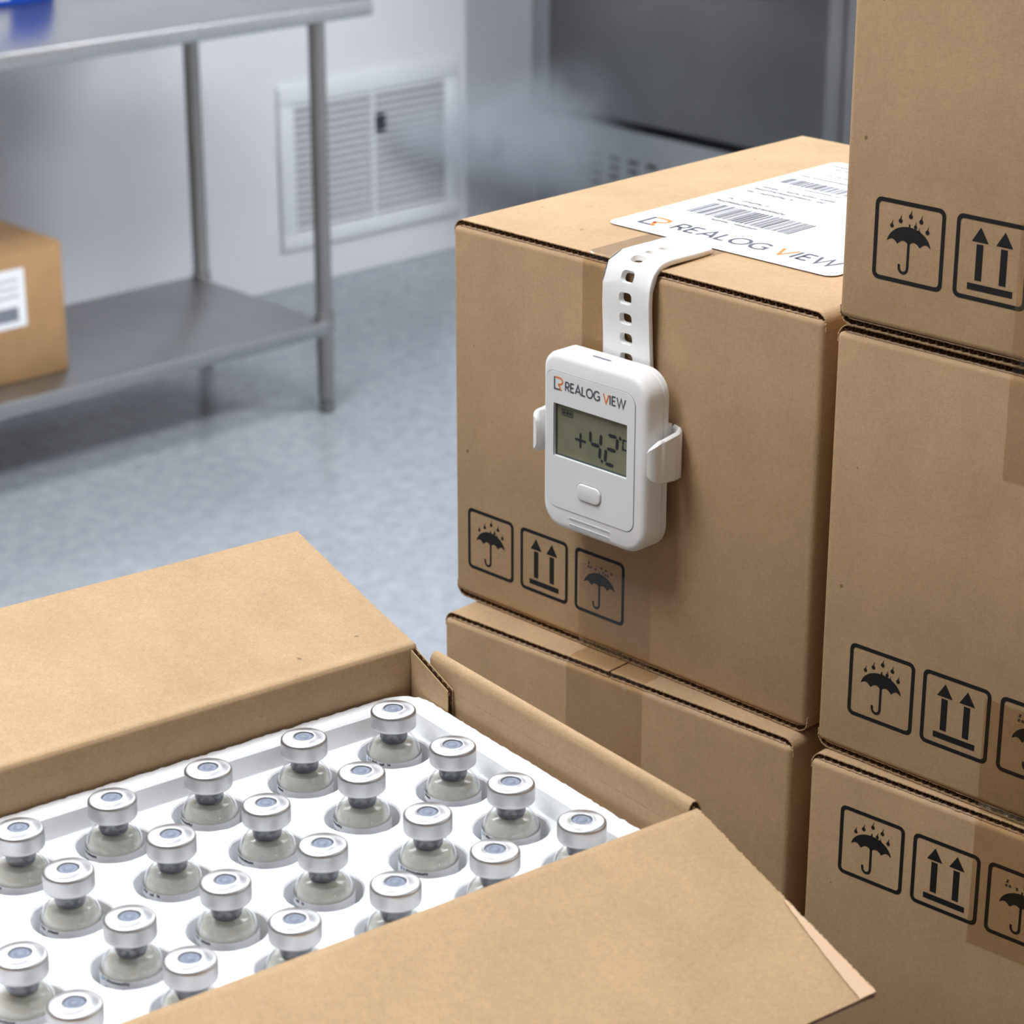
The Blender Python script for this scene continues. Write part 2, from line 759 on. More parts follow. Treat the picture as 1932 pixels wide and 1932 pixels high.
def carton(name, label, loc, rz, wd, dp, ht, marks, top_tape=None, bot_tape=None, group=None, tape_x=None, seam=True):
    """closed carton; origin at the lower left end of its front face, x along the face, y into depth"""
    T = thing(name, label, 'box', loc, rz, group)
    t = .0034
    zb, zt = t + .0001, ht - t - .0001
    mb = MB()
    mb.box(0, wd, 0, dp, zb, zt)
    body = mb.build('body', CB, T)
    bm = bmesh.new()
    bm.from_mesh(body.data)
    bmesh.ops.subdivide_edges(bm, edges=[e for e in bm.edges], cuts=1)
    bm.free()
    bm = bmesh.new()
    bm.from_mesh(body.data)
    vert = [e for e in bm.edges if abs(e.verts[0].co.z - e.verts[1].co.z) > .01]
    bmesh.ops.bevel(bm, geom=vert, offset=.0028, segments=3, profile=.5, affect='EDGES')
    hz = [e for e in bm.edges if abs(e.verts[0].co.z - e.verts[1].co.z) < 1e-6 and (abs(e.verts[0].co.z - zb) < 1e-6 or abs(e.verts[0].co.z - zt) < 1e-6)]
    bmesh.ops.bevel(bm, geom=hz, offset=.0042, segments=4, profile=.5, affect='EDGES', clamp_overlap=True)
    bm.to_mesh(body.data)
    bm.free()
    auto_smooth(body, 40)
    # outer flaps: curve over the side walls and meet in the middle
    r = .006
    for top in (True, False):
        for left in (True, False):
            half = wd / 2 - .0006
            path = [(-.0004, .018)] + [(r - .0004 + r * cos(radians(a)), r + r * sin(radians(a)) - r) for a in ()]
            path = [(-.0004, -.0085), (-.0004, -r)] + [(-.0004 + r - r * cos(radians(a)), -r + r * sin(radians(a))) for a in (15, 30, 45, 60, 75, 90)] + [(half, 0)]

            def place(p, q, y, top=top, left=left):
                x = p if left else wd - p
                z = ht + q if top else -q
                return (x, y, z)
            m_ = corrugated(path, .0016, dp - .0016, t, place, side=1, jag=.0003)
            o = m_.build('top_flap' if top else 'bottom_flap', [CB, CB_EDGE, CB_CORE], T)
            auto_smooth(o, 50)
    # clear tape folded over the front edge
    for tp, top in ((top_tape, True), (bot_tape, False)):
        if not tp:
            continue
        x0, x1, down, back = tp
        mbt = MB()
        e = .00022
        path = [(back, ht + e)] + [(.02, ht + e), (.004, ht + e), (.0016, ht - .0002), (.0002, ht - .0042), (-e, ht - .0075)]
        k = 6
        for j in range(1, k + 1):
            path.append((-e, ht - .0075 - (down - .0075) * j / k))
        nx = 14
        rr = random.Random(int(x0 * 1e4) + int(top))
        vs, fs = [], []
        for j, (yy, zz) in enumerate(path):
            for i in range(nx + 1):
                jit = abs(rr.gauss(0, .0004)) if j in (2, 3, 4) else 0
                z_ = zz if top else ht - zz
                vs.append((x0 + (x1 - x0) * i / nx, yy - jit * .8, z_))
        for j in range(len(path) - 1):
            for i in range(nx):
                a = j * (nx + 1) + i
                fs.append((a, a + 1, a + nx + 2, a + nx + 1))
        mbt.add(vs, fs)
        mbt.build('packing_tape', TAPE, T)
    for kind, x, z, s in marks:
        fl = marks_mesh(kind)
        fl.build('printed_%s_mark' % ('arrows' if kind == 'arrows' else 'umbrella'), INK, T,
                 lambda a, b, x=x, z=z, s=s: (x + a * s, -.00010, z + b * s))
    return T


M_LOC = Vector((-0.0302, 1.2165, 1.0794))
M_RZ = -radians(45.215)
M_W, M_D, M_H = .2395, .2775, .2078
STACKG = 'sealed cartons in the two stacks'
BENCH = .8688

main_box = carton('cardboard_box', 'kraft cardboard box carrying the white data logger and the big shipping label', M_LOC, M_RZ, M_W, M_D, M_H,
                  [('umbrella', .0099, .0192, .0342), ('arrows', .0492, .0192, .0342), ('umbrella_text', .0884, .0192, .0342)],
                  (.0915, .1412, .052, .06), (.0915, .1405, .046, .05), STACKG)
carton('cardboard_box', 'plain kraft cardboard box directly under the box with the data logger', (-0.0361, 1.1953, BENCH), -radians(42.63), .2285, .2775,
       .2101, [], (.0865, .1370, .066, .05), (.0865, .1370, .05, .05), STACKG)
carton('cardboard_box', 'topmost kraft cardboard box of the right stack, cut off by the frame', (0.1437, 1.038, 1.2855), -radians(44.06), .24, .2775, .2078,
       [('umbrella', .0167, .0245, .0362), ('arrows', .0583, .0245, .0362), ('umbrella_text', .0995, .0245, .0362)],
       (.0895, .14, .05, .05), (.0895, .14, .062, .05), STACKG)
carton('cardboard_box', 'middle kraft cardboard box of the right stack beside the shipping label', (0.1436, 1.0403, 1.0773), -radians(44.24), .24, .2775, .2077,
       [('umbrella', .0168, .0228, .0362), ('arrows', .0575, .0228, .0362), ('umbrella_text', .0985, .0228, .0362)],
       (.0905, .141, .05, .05), (.0905, .141, .055, .05), STACKG)
carton('cardboard_box', 'lowest kraft cardboard box of the right stack behind the open lid flap', (0.1405, 1.0348, BENCH), -radians(42.2), .24, .2775, .2080,
       [('umbrella', .0187, .1513, .0358), ('arrows', .0592, .1513, .0358), ('umbrella_text', .0990, .1513, .0358)],
       (.0905, .141, .066, .05), (.0905, .141, .05, .05), STACKG)


# ---------------------------------------------------------------- shipping label on the main box
def shipping_label():
    z0 = M_H + .0006
    root_fl = MB()
    P = rrect(.0615, .2060, .0480, .2350, .006, 6)
    n = len(P)
    root_fl.add([(x, y, z0) for x, y in P] + [(x, y, z0 + .00025) for x, y in P],
                [tuple(range(n))[::-1], tuple(range(n, 2 * n))] + [(i, (i + 1) % n, n + (i + 1) % n, n + i) for i in range(n)])
    lab = root_fl.build('shipping_label', PAPER, main_box)
    lab['label'] = 'white printed paper label'
    zz = z0 + .00033
    put = lambda x, y: (x, y, zz)
    f = Flat()
    logo(f, .0735, .0588, .0125, .0145, .0023)
    h = .0112
    x0, x1 = .0925, .1975
    sx = (x1 - x0) / wordwidth('REALOG VIEW', h)
    write(f, 'REALOG VIEW', x0, .0610, h, .0020, sx, orange=7)
    f.build('printed_lettering', [GREY_INK, ORANGE_INK], lab, put, 'grey and orange brand lettering')
    f = Flat()
    for y in (.0815, .1340, .1648, .1990):
        f.rect(.0625, .2050, y - .00018, y + .00018)
    f.build('printed_rule', MID_INK, lab, put)
    r = random.Random(11)
    for (x0, x1, y0, y1) in ((.0752, .1430, .0932, .1165), (.0690, .1180, .1748, .1868)):
        f = Flat()
        x = x0
        while x < x1:
            b = r.choice((.0005, .0008, .0012, .0016))
            f.rect(x, min(x + b, x1), y0, y1, 0 if r.random() < .72 else 1)
            x += b + r.choice((.0005, .0007, .0011))
        f.build('printed_barcode', [DARK_INK, MID_INK], lab, put)
    rows = [(.0712, .1013, .1285, .0030), (.0712, .1165, .1212, .0032), (.0960, .1245, .0886, .0025),
            (.0700, .1190, .1600, .0026), (.0695, .1150, .1545, .0030), (.0700, .1030, .1475, .0034),
            (.0680, .1300, .1945, .0022), (.0800, .1150, .1700, .0020), (.0690, .1400, .2050, .0022), (.0690, .1000, .2180, .0026),
            (.0690, .1100, .2240, .0026)]
    for a, b, y, h in rows:
        f = Flat()
        gibberish(f, a, b, y, h * 1.15, h * .24, 0, r)
        f.build('printed_text_line', DARK_INK, lab, put)


shipping_label()


# ---------------------------------------------------------------- temperature logger with strap (sits in the main box frame)
def main_pt(x, y, z):
    """point of the main box's local frame in the world"""
    return M_LOC + Matrix.Rotation(M_RZ, 3, 'Z') @ Vector((x, y, z))


ZO = .004   # body fold height: measured heights start at the face's lower fold


def logger():
    T = thing('temperature_logger', 'white handheld temperature logger reading +4.2 strapped to the front of the cardboard box', 'data logger',
              main_pt(.12, 0, 0), M_RZ)
    X0, Z0 = .12, 0

    def P(x, y, z):
        return (x - X0, y, z + ZO - Z0)
    # case: rounded outline swept through depth rings
    xl, xr, zb, zt = .0862, .1552, .0680, .1590
    rad = (.0125, .0135, .0125, .0095)
    mb = MB()
    rings = [(.0, -.0068), (-.0, -.0072), (.0, -.0098), (.0006, -.0100), (.0006, -.0106), (0, -.0108), (0, -.0190), (.0006, -.0206), (.0018, -.0217), (.0036, -.0221)]
    nn = 10
    first = None
    rr_ = []
    for ins, y in rings:
        L = rrect(xl + ins, xr - ins, zb + ins, zt - ins, tuple(max(.002, q - ins) for q in rad), nn)
        rr_.append([P(a, y, b) for a, b in L])
    n = len(rr_[0])
    mb.add([p for L in rr_ for p in L], [(j * n + i, j * n + (i + 1) % n, (j + 1) * n + (i + 1) % n, (j + 1) * n + i) for j in range(len(rings) - 1) for i in range(n)])
    # back and front caps; the front has a screen opening
    k = len(rings) - 1
    mb.add(rr_[0], [tuple(range(n))])
    ins = rings[-1][0]
    L = rrect(xl + ins, xr - ins, zb + ins, zt - ins, tuple(max(.002, q - ins) for q in rad), nn)
    SC = (.0942, .1430, .1059, .1332)
    hole = rrect(SC[0], SC[1], SC[2], SC[3], .0003, 2)
    pts, tr = tess([L, hole])
    mb.add([P(a, -.0221, b) for a, b in pts], tr)
    hb = [P(a, -.0221, b) for a, b in hole] + [P(a, -.0203, b) for a, b in hole]
    m = len(hole)
    mb.add(hb, [(i, (i + 1) % m, m + (i + 1) % m, m + i) for i in range(m)])
    bm_o = mb.build('case', WHITE_PL, T)
    bm = bmesh.new()
    bm.from_mesh(bm_o.data)
    bmesh.ops.remove_doubles(bm, verts=bm.verts, dist=1e-6)
    bmesh.ops.recalc_face_normals(bm, faces=bm.faces)
    bm.to_mesh(bm_o.data)
    bm.free()
    auto_smooth(bm_o, 32)
    # front panel, proud of the case by a hair, separated by a fine groove
    pr = (.0075, .0052, .0065, .0045)
    pan = rrect(.0893, .1478, .0793, .1492, pr, 8)
    pts, tr = tess([pan, hole])
    mb = MB()
    mb.add([P(a, -.02245, b) for a, b in pts], tr)
    q = len(pan)
    mb.add([P(a, -.02245, b) for a, b in pan] + [P(a, -.0215, b) for a, b in pan], [(i, (i + 1) % q, q + (i + 1) % q, q + i) for i in range(q)])
    mb.build('front_panel', PANEL_PL, T)['label'] = 'matt white face plate'
    # dark hairline groove around panel
    g = Flat()
    g.stroke(rrect(.08915, .14795, .07915, .14935, pr, 8), .00028, closed=True)
    g.build('panel_groove', MID_INK, T, lambda a, b: P(a, -.02216, b))
    # screen
    mb = MB()
    mb.box(SC[0] - .0004 - X0, SC[1] + .0004 - X0, -.0206, -.0196, SC[2] - .0004 + ZO, SC[3] + .0004 + ZO)
    scr = mb.build('display', LCD, T)
    scr['label'] = 'grey-green liquid crystal display'
    f = Flat()
    f.rect(SC[0], SC[0] + .0011, SC[2], SC[3])
    f.rect(SC[0], SC[1], SC[3] - .0005, SC[3])
    f.rect(SC[0], SC[1], SC[2], SC[2] + .0009)
    f.build('display_rim_shade', LCD_RIM_SHADE, scr, lambda a, b: P(a, -.02075, b))  # dark rim strips paint the shadow of the recess on the display
    # reading; measured on a plane 26 mm off the box, shifted to the screen plane
    dx, dz = -.0042, -.0022
    f = Flat()

    def S(pts, wd=.0013):
        f.stroke([(a + dx, b + dz) for a, b in pts], wd)

    def seg(a, b, wd=.0017):
        a = Vector(a)
        b = Vector(b)
        d = (b - a)
        u = d.normalized()
        nrm = Vector((-u.y, u.x)) * wd / 2
        a = a + u * .0004
        b = b - u * .0004
        f.poly([tuple(q + Vector((dx, dz))) for q in (a, a + u * wd * .45 + nrm, b - u * wd * .45 + nrm, b, b - u * wd * .45 - nrm, a + u * wd * .45 - nrm)])
    for a, b in (((.1120, .1194), (.1182, .1194)), ((.1151, .1225), (.1151, .1161))):
        f.stroke([(a[0] + dx, a[1] + dz), (b[0] + dx, b[1] + dz)], .0012)
        for q in (a, b):
            f.poly([(q[0] + dx + .00062 * cos(k_ * pi / 6), q[1] + dz + .00062 * sin(k_ * pi / 6)) for k_ in range(12)])
    # 4
    seg((.1217, .1262), (.1217, .1197))
    seg((.1217, .1195), (.1283, .1195))
    seg((.1288, .1262), (.1284, .1197))
    seg((.1283, .1193), (.1278, .1128))
    # 2
    seg((.1330, .1268), (.1395, .1268))
    seg((.1396, .1266), (.1390, .1200))
    seg((.1323, .1197), (.1390, .1197))
    seg((.1322, .1195), (.1315, .1122))
    seg((.1315, .1118), (.1377, .1118))
    f.poly([(.1295 + dx + .00075 * cos(k_ * pi / 8), .1124 + dz + .00075 * sin(k_ * pi / 8)) for k_ in range(16)])
    f.stroke([(.1413 + dx + .0006 * cos(k_ * pi / 6), .1268 + dz + .0006 * sin(k_ * pi / 6)) for k_ in range(12)], .0006, closed=True)
    S([(.1463, .1266), (.1433, .1266), (.1431, .1244)], .0008)
    S([(.1431, .1240), (.1430, .1218), (.1461, .1218)], .0008)
    f.build('display_reading', SEG, scr, lambda a, b: P(a, -.0208, b))
    f = Flat()
    f.stroke(rrect(.1026 + dx, .1098 + dx, .1297 + dz, .1325 + dz, .0004, 2), .00035, closed=True)
    for q in range(3):
        x = .1034 + dx + q * .0021
        f.rect(x, x + .0014, .1304 + dz, .1318 + dz)
    f.build('battery_symbol', SEG, scr, lambda a, b: P(a, -.0208, b))
    # brand print
    f = Flat()
    logo(f, .0947, .1402, .0060, .0066, .00085)
    h = .0046
    x0, x1 = .1021, .1424
    sx = (x1 - x0) / wordwidth('REALOG VIEW', h)
    write(f, 'REALOG VIEW', x0, .1409, h, .00082, sx, orange=7)
    f.build('printed_lettering', [GREY_INK, ORANGE_INK], T, lambda a, b: P(a, -.02255, b), 'grey and orange brand lettering')
    # button
    mb = MB()
    bl = rrect(.1107, .1265, .0874, .0958, .0034, 8)
    cxb, czb = .1186, .0916
    ringsb = [(1.0, -.0222), (1.0, -.0229), (.97, -.0232), (.9, -.0233)]
    m = len(bl)
    mb.add([P(cxb + (a - cxb) * s_, y, czb + (b - czb) * s_) for s_, y in ringsb for a, b in bl],
           [(j * m + i, j * m + (i + 1) % m, (j + 1) * m + (i + 1) % m, (j + 1) * m + i) for j in range(3) for i in range(m)])
    mb.f.append(tuple(3 * m + i for i in range(m)))
    mb.m.append(0)
    auto_smooth(mb.build('button', PANEL_PL, T), 50)
    f = Flat()
    f.stroke(rrect(.1104, .1268, .0871, .0961, .0036, 8), .00025, closed=True)
    f.build('button_groove', MID_INK, T, lambda a, b: P(a, -.02252, b))
    # two speaker/vent grooves under the panel
    for zg in (.0754, .0722):
        mb = MB()
        bl = rrect(.1050, .1328, zg - .0008, zg + .0008, .0008, 5)
        m = len(bl)
        cxb, czb = .1189, zg
        mb.add([P(a, -.02225, b) for a, b in bl] + [P(cxb + (a - cxb) * .985, -.02235, czb + (b - czb) * .45) for a, b in bl],
               [(i, (i + 1) % m, m + (i + 1) % m, m + i) for i in range(m)])
        mb.add([P(cxb + (a - cxb) * .98, -.02228, czb + (b - czb) * .45 - .0001) for a, b in bl], [tuple(range(m))], 1)
        mb.build('vent_groove', [WHITE_PL, GROOVE], T)
    # slot on the top edge
    mb = MB()
    bl = rrect(.1125, .1245, -.0150, -.0134, .0008, 5)
    m = len(bl)
    mb.add([P(a, b, .1592) for a, b in bl], [tuple(range(m))])
    bl2 = rrect(.1121, .1249, -.0154, -.0130, .0012, 5)
    mb.add([P(a, b, .1591) for a, b in bl2], [tuple(range(m))], 1)
    mb.build('top_vent', [MID_INK, WHITE_PL], T)
    # cradle: a band behind the case whose two arms wrap forward
    mb = MB()
    path = [(.0805, -.0200), (.0802, -.0208), (.0808, -.0214), (.0822, -.0215), (.0830, -.0208)]
    outer = [(.0852, -.0218), (.0832, -.0213), (.0824, -.0200), (.0824, -.0100), (.0828, -.0060), (.0835, -.0035), (.0870, -.0026), (.1200, -.0026),
             (.1540, -.0026), (.1572, -.0030), (.1584, -.0045), (.1590, -.0075), (.1590, -.0205), (.1584, -.0216), (.1570, -.0222)]
    for side_ in (0, 1):
        sub = outer[:7] if side_ == 0 else outer[8:]
        pp = resample(sub, .0008)
        nv = []
        for i in range(len(pp)):
            d = pp[min(i + 1, len(pp) - 1)] - pp[max(i - 1, 0)]
            d.normalize()
            nv.append(Vector((-d.y, d.x)))
        mb = MB()
        th = .0028
        rows_ = []
        m = len(pp)
        ztop0, ztop1, zbot = .1300, .1345, .1065
        secs = []
        for i in range(m):
            u = (i / (m - 1)) if side_ == 0 else 1 - i / (m - 1)   # 0 at the front end, 1 at the rear
            round_ = .0045 * max(0, 1 - u / .22) ** 2
            low = -.0028 if side_ == 0 else 0
            zt_ = .1288 + (.0025 * max(0, (u - .3) / .7)) - round_ + low
            zb_ = .1070 - (.0015 * u) + round_ + low
            secs.append((pp[i], nv[i], zt_, zb_))
        sgn = 1 if side_ == 0 else 1
        vs = []
        b_ = .0010
        for p_, n_, zt_, zb_ in secs:
            inn = p_ + n_ * th * sgn
            o1 = p_ + n_ * b_ * sgn
            i1 = inn - n_ * b_ * sgn
            for q, z in ((p_, zb_ + b_), (p_, zt_ - b_), (o1, zt_), (i1, zt_), (inn, zt_ - b_), (inn, zb_ + b_), (i1, zb_), (o1, zb_)):
                vs.append(P(q.x, q.y, z))
        fs = [(8 * i + c, 8 * i + (c + 1) % 8, 8 * (i + 1) + (c + 1) % 8, 8 * (i + 1) + c) for i in range(m - 1) for c in range(8)]
        fs += [tuple(range(8)), tuple(8 * (m - 1) + c for c in range(8))[::-1]]
        mb.add(vs, fs)
        auto_smooth(mb.build('cradle_arm', SILICONE, T), 45)
    mb = MB()
    mb.box(.0870 - X0, .1540 - X0, -.0062, -.0026, .1060 + ZO, .1320 + ZO)
    mb.build('cradle_band', SILICONE, T)

    # strap: rows of slotted cells mapped on a path over the box edge
    top = M_H - ZO + .0011
    path = [(-.0027, .1000), (-.0027, .1300), (-.0030, .1500), (-.0034, .1640), (-.0040, .1750), (-.0046, .1850), (-.0046, .1915), (-.0038, .1970), (-.0018, .2015),
            (.0018, .2046), (.0060, .2058), (.0130, .2060), (.0220, .2057), (.0320, .2054), (.0425, .2054)]
    pv = [Vector(p) for p in path]
    # smooth by Catmull-Rom
    sm = []
    for i in range(len(pv) - 1):
        p0, p1, p2, p3 = pv[max(i - 1, 0)], pv[i], pv[i + 1], pv[min(i + 2, len(pv) - 1)]
        for k_ in range(8):
            u = k_ / 8
            sm.append(.5 * ((2 * p1) + (p2 - p0) * u + (2 * p0 - 5 * p1 + 4 * p2 - p3) * u * u + (3 * p1 - p0 - 3 * p2 + p3) * u ** 3))
    sm.append(pv[-1])
    cum = [0]
    for a, b in zip(sm, sm[1:]):
        cum.append(cum[-1] + (b - a).length)
    Ltot = cum[-1]

    def at(s):
        s = min(max(s, 0), Ltot)
        i = 0
        lo, hi = 0, len(cum) - 1
        while hi - lo > 1:
            mid = (lo + hi) // 2
            if cum[mid] <= s:
                lo = mid
            else:
                hi = mid
        u = (s - cum[lo]) / max(1e-9, cum[lo + 1] - cum[lo])
        q = sm[lo].lerp(sm[lo + 1], u)
        d = (sm[lo + 1] - sm[lo]).normalized()
        d0 = (sm[min(lo + 2, len(sm) - 1)] - sm[max(lo - 1, 0)]).normalized()
        return q, Vector((-d0.y, d0.x)), q
    # find slot positions by height on the face
    s_at_z = lambda z: min((abs(q.y - z) + (10 if q.x > 0 else 0), c) for q, c in zip(sm, cum))[1]
    s0 = s_at_z(.1690)
    pitch = .0101
    slots = [s0 + pitch * k_ for k_ in range(-2, 7)]
    W0 = .0310
    th = .0026

    def xc(s):
        q, _, _ = at(s)
        lean = -.045 * max(0, q.x - .002)
        return .1252 + lean

    def halfw(s):
        q = at(s)[0]
        fl_ = .0008 * max(0, min(1, (.165 - q.y) / .02)) if q.x < 0 else 0
        return W0 / 2 + fl_

    mb = MB()

    def lay(u, s, layer):
        """u across (-1..1), s along; layer 0 outer, 1 inner"""
        q, nrm, _ = at(s)
        off = 0 if layer == 0 else th
        # nrm points away from the box for layer 0
        pnt = q + nrm * (th * (0.5 if layer == 0 else -0.5) + (0 if layer < 2 else 0))
        hw = halfw(s)
        return P(xc(s) + u * hw, pnt.x, pnt.y)
    # outline grid of cells
    edges = [0, slots[0] - pitch / 2]
    e_end = Ltot
    uu = (-1, -.94, -.36, .36, .94, 1)
    sl_w, sl_h = .0066, .0047

    def cell(sa, sb, slot):
        for layer in (0, 1):
            hw = W0 / 2
            if slot is None:
                ns = max(2, int((sb - sa) / .0012))
                nu = 8
                vs, fs = [], []
                for j in range(ns + 1):
                    for i in range(nu + 1):
                        vs.append(lay((-1 + 2 * i / nu) * .97, sa + (sb - sa) * j / ns, layer))
                for j in range(ns):
                    for i in range(nu):
                        a = j * (nu + 1) + i
                        fs.append((a, a + 1, a + nu + 2, a + nu + 1))
                mb.add(vs, fs)
            else:
                # ring rows between outer rectangle and slot hole
                grow = 1.22 if layer == 0 else 1.0
                inner = rrect(-sl_w / 2 * grow, sl_w / 2 * grow, -sl_h / 2 * grow, sl_h / 2 * grow, .0017 * grow, 4)
                mid_ = rrect(-sl_w * .62, sl_w * .62, -sl_h * .66, sl_h * .66, .0016, 4)
                n_ = len(inner)
                rng = []
                a_, b_ = W0 / 2 * .97, (sb - sa) / 2
                for (x, y) in inner:
                    # project outwards onto the cell rectangle
                    kx = a_ / max(abs(x), 1e-9)
                    ky = b_ / max(abs(y), 1e-9)
                    k2_ = min(kx, ky)
                    rng.append((x * k2_, y * k2_))
                # snap nearest to corners
                for cx_, cy_ in ((-a_, -b_), (a_, -b_), (a_, b_), (-a_, b_)):
                    j = min(range(n_), key=lambda q: (rng[q][0] - cx_) ** 2 + (rng[q][1] - cy_) ** 2)
                    rng[j] = (cx_, cy_)
                lv = [inner] + ([mid_] if layer == 0 else []) + [[(m_[0] * (1 - f_) + r_[0] * f_, m_[1] * (1 - f_) + r_[1] * f_) for m_, r_ in zip(mid_, rng)] for f_ in (.25, .5, .75, 1)]
                vs = []
                for ring_i, L_ in enumerate(lv):
                    for x, y in L_:
                        v_ = lay(x / (W0 / 2), slot + y, layer)
                        vs.append(v_)
                fs = [(j * n_ + i, j * n_ + (i + 1) % n_, (j + 1) * n_ + (i + 1) % n_, (j + 1) * n_ + i) for j in range(len(lv) - 1) for i in range(n_)]
                mb.add(vs, fs)
                if layer == 1:
                    # hole wall
                    grow = 1.22
                    o_in = rrect(-sl_w / 2 * grow, sl_w / 2 * grow, -sl_h / 2 * grow, sl_h / 2 * grow, .0017 * grow, 4)
                    vs = [lay(x / (W0 / 2), slot + y, 1) for x, y in inner] + [lay(x / (W0 / 2), slot + y, 0) for x, y in o_in]
                    mb.add(vs, [(i, (i + 1) % n_, n_ + (i + 1) % n_, n_ + i) for i in range(n_)])
    cell(0, slots[0] - pitch / 2, None)
    for s_ in slots:
        cell(s_ - pitch / 2, s_ + pitch / 2, s_)
    tail = slots[-1] + pitch / 2
    # rounded tail
    ns = 14
    vs = {0: [], 1: []}
    nu = 8
    for layer in (0, 1):
        fs = []
        v2 = []
        for j in range(ns + 1):
            sj = tail + (Ltot - tail) * j / ns
            dd = max(0, sj - (Ltot - .004)) / .004
            wsc = 1 - .14 * (1 - math.sqrt(max(0, 1 - dd * dd)))
            for i in range(nu + 1):
                v2.append(lay((-1 + 2 * i / nu) * .97 * wsc, sj, layer))
        for j in range(ns):
            for i in range(nu):
                a = j * (nu + 1) + i
                fs.append((a, a + 1, a + nu + 2, a + nu + 1))
        mb.add(v2, fs)
        vs[layer] = v2
    # tail end wall
    e0 = vs[0][-(nu + 1):]
    e1 = vs[1][-(nu + 1):]
    mb.add(e0 + e1, [(i, i + 1, nu + 2 + i, nu + 1 + i) for i in range(nu)])
    # side walls with a rounded edge
    nS = 120
    for sg in (-1, 1):
        v2 = []
        for j in range(nS + 1):
            sj = Ltot * j / nS
            dd = max(0, sj - (Ltot - .004)) / .004
            wsc = 1 - .14 * (1 - math.sqrt(max(0, 1 - dd * dd)))
            q, nrm, _ = at(sj)
            hw = halfw(sj) * wsc
            for k_ in range(5):
                a = pi / 2 - pi * k_ / 4
                off = th / 2 * sin(a)
                ex = hw * .97 + (hw * .03) * cos(a)
                pnt = q + nrm * off
                v2.append(P(xc(sj) + sg * ex, pnt.x, pnt.y))
        mb.add(v2, [(5 * j + k_, 5 * j + k_ + 1, 5 * j + k_ + 6, 5 * j + k_ + 5) for j in range(nS) for k_ in range(4)])
    st = mb.build('strap', SILICONE, T)
    bm = bmesh.new()
    bm.from_mesh(st.data)
    bmesh.ops.remove_doubles(bm, verts=bm.verts, dist=2e-5)
    bmesh.ops.recalc_face_normals(bm, faces=bm.faces)
    bm.to_mesh(st.data)
    bm.free()
    auto_smooth(st, 40)
    st['label'] = 'white slotted rubber strap'
    return T


logger()

# ---------------------------------------------------------------- open carton with the foam tray
O_LOC = Vector((-0.0414, 0.9650, BENCH))
O_RZ = -radians(53.367)
WO, LO = .184, .292
WH = 1.1633 - BENCH          # wall height


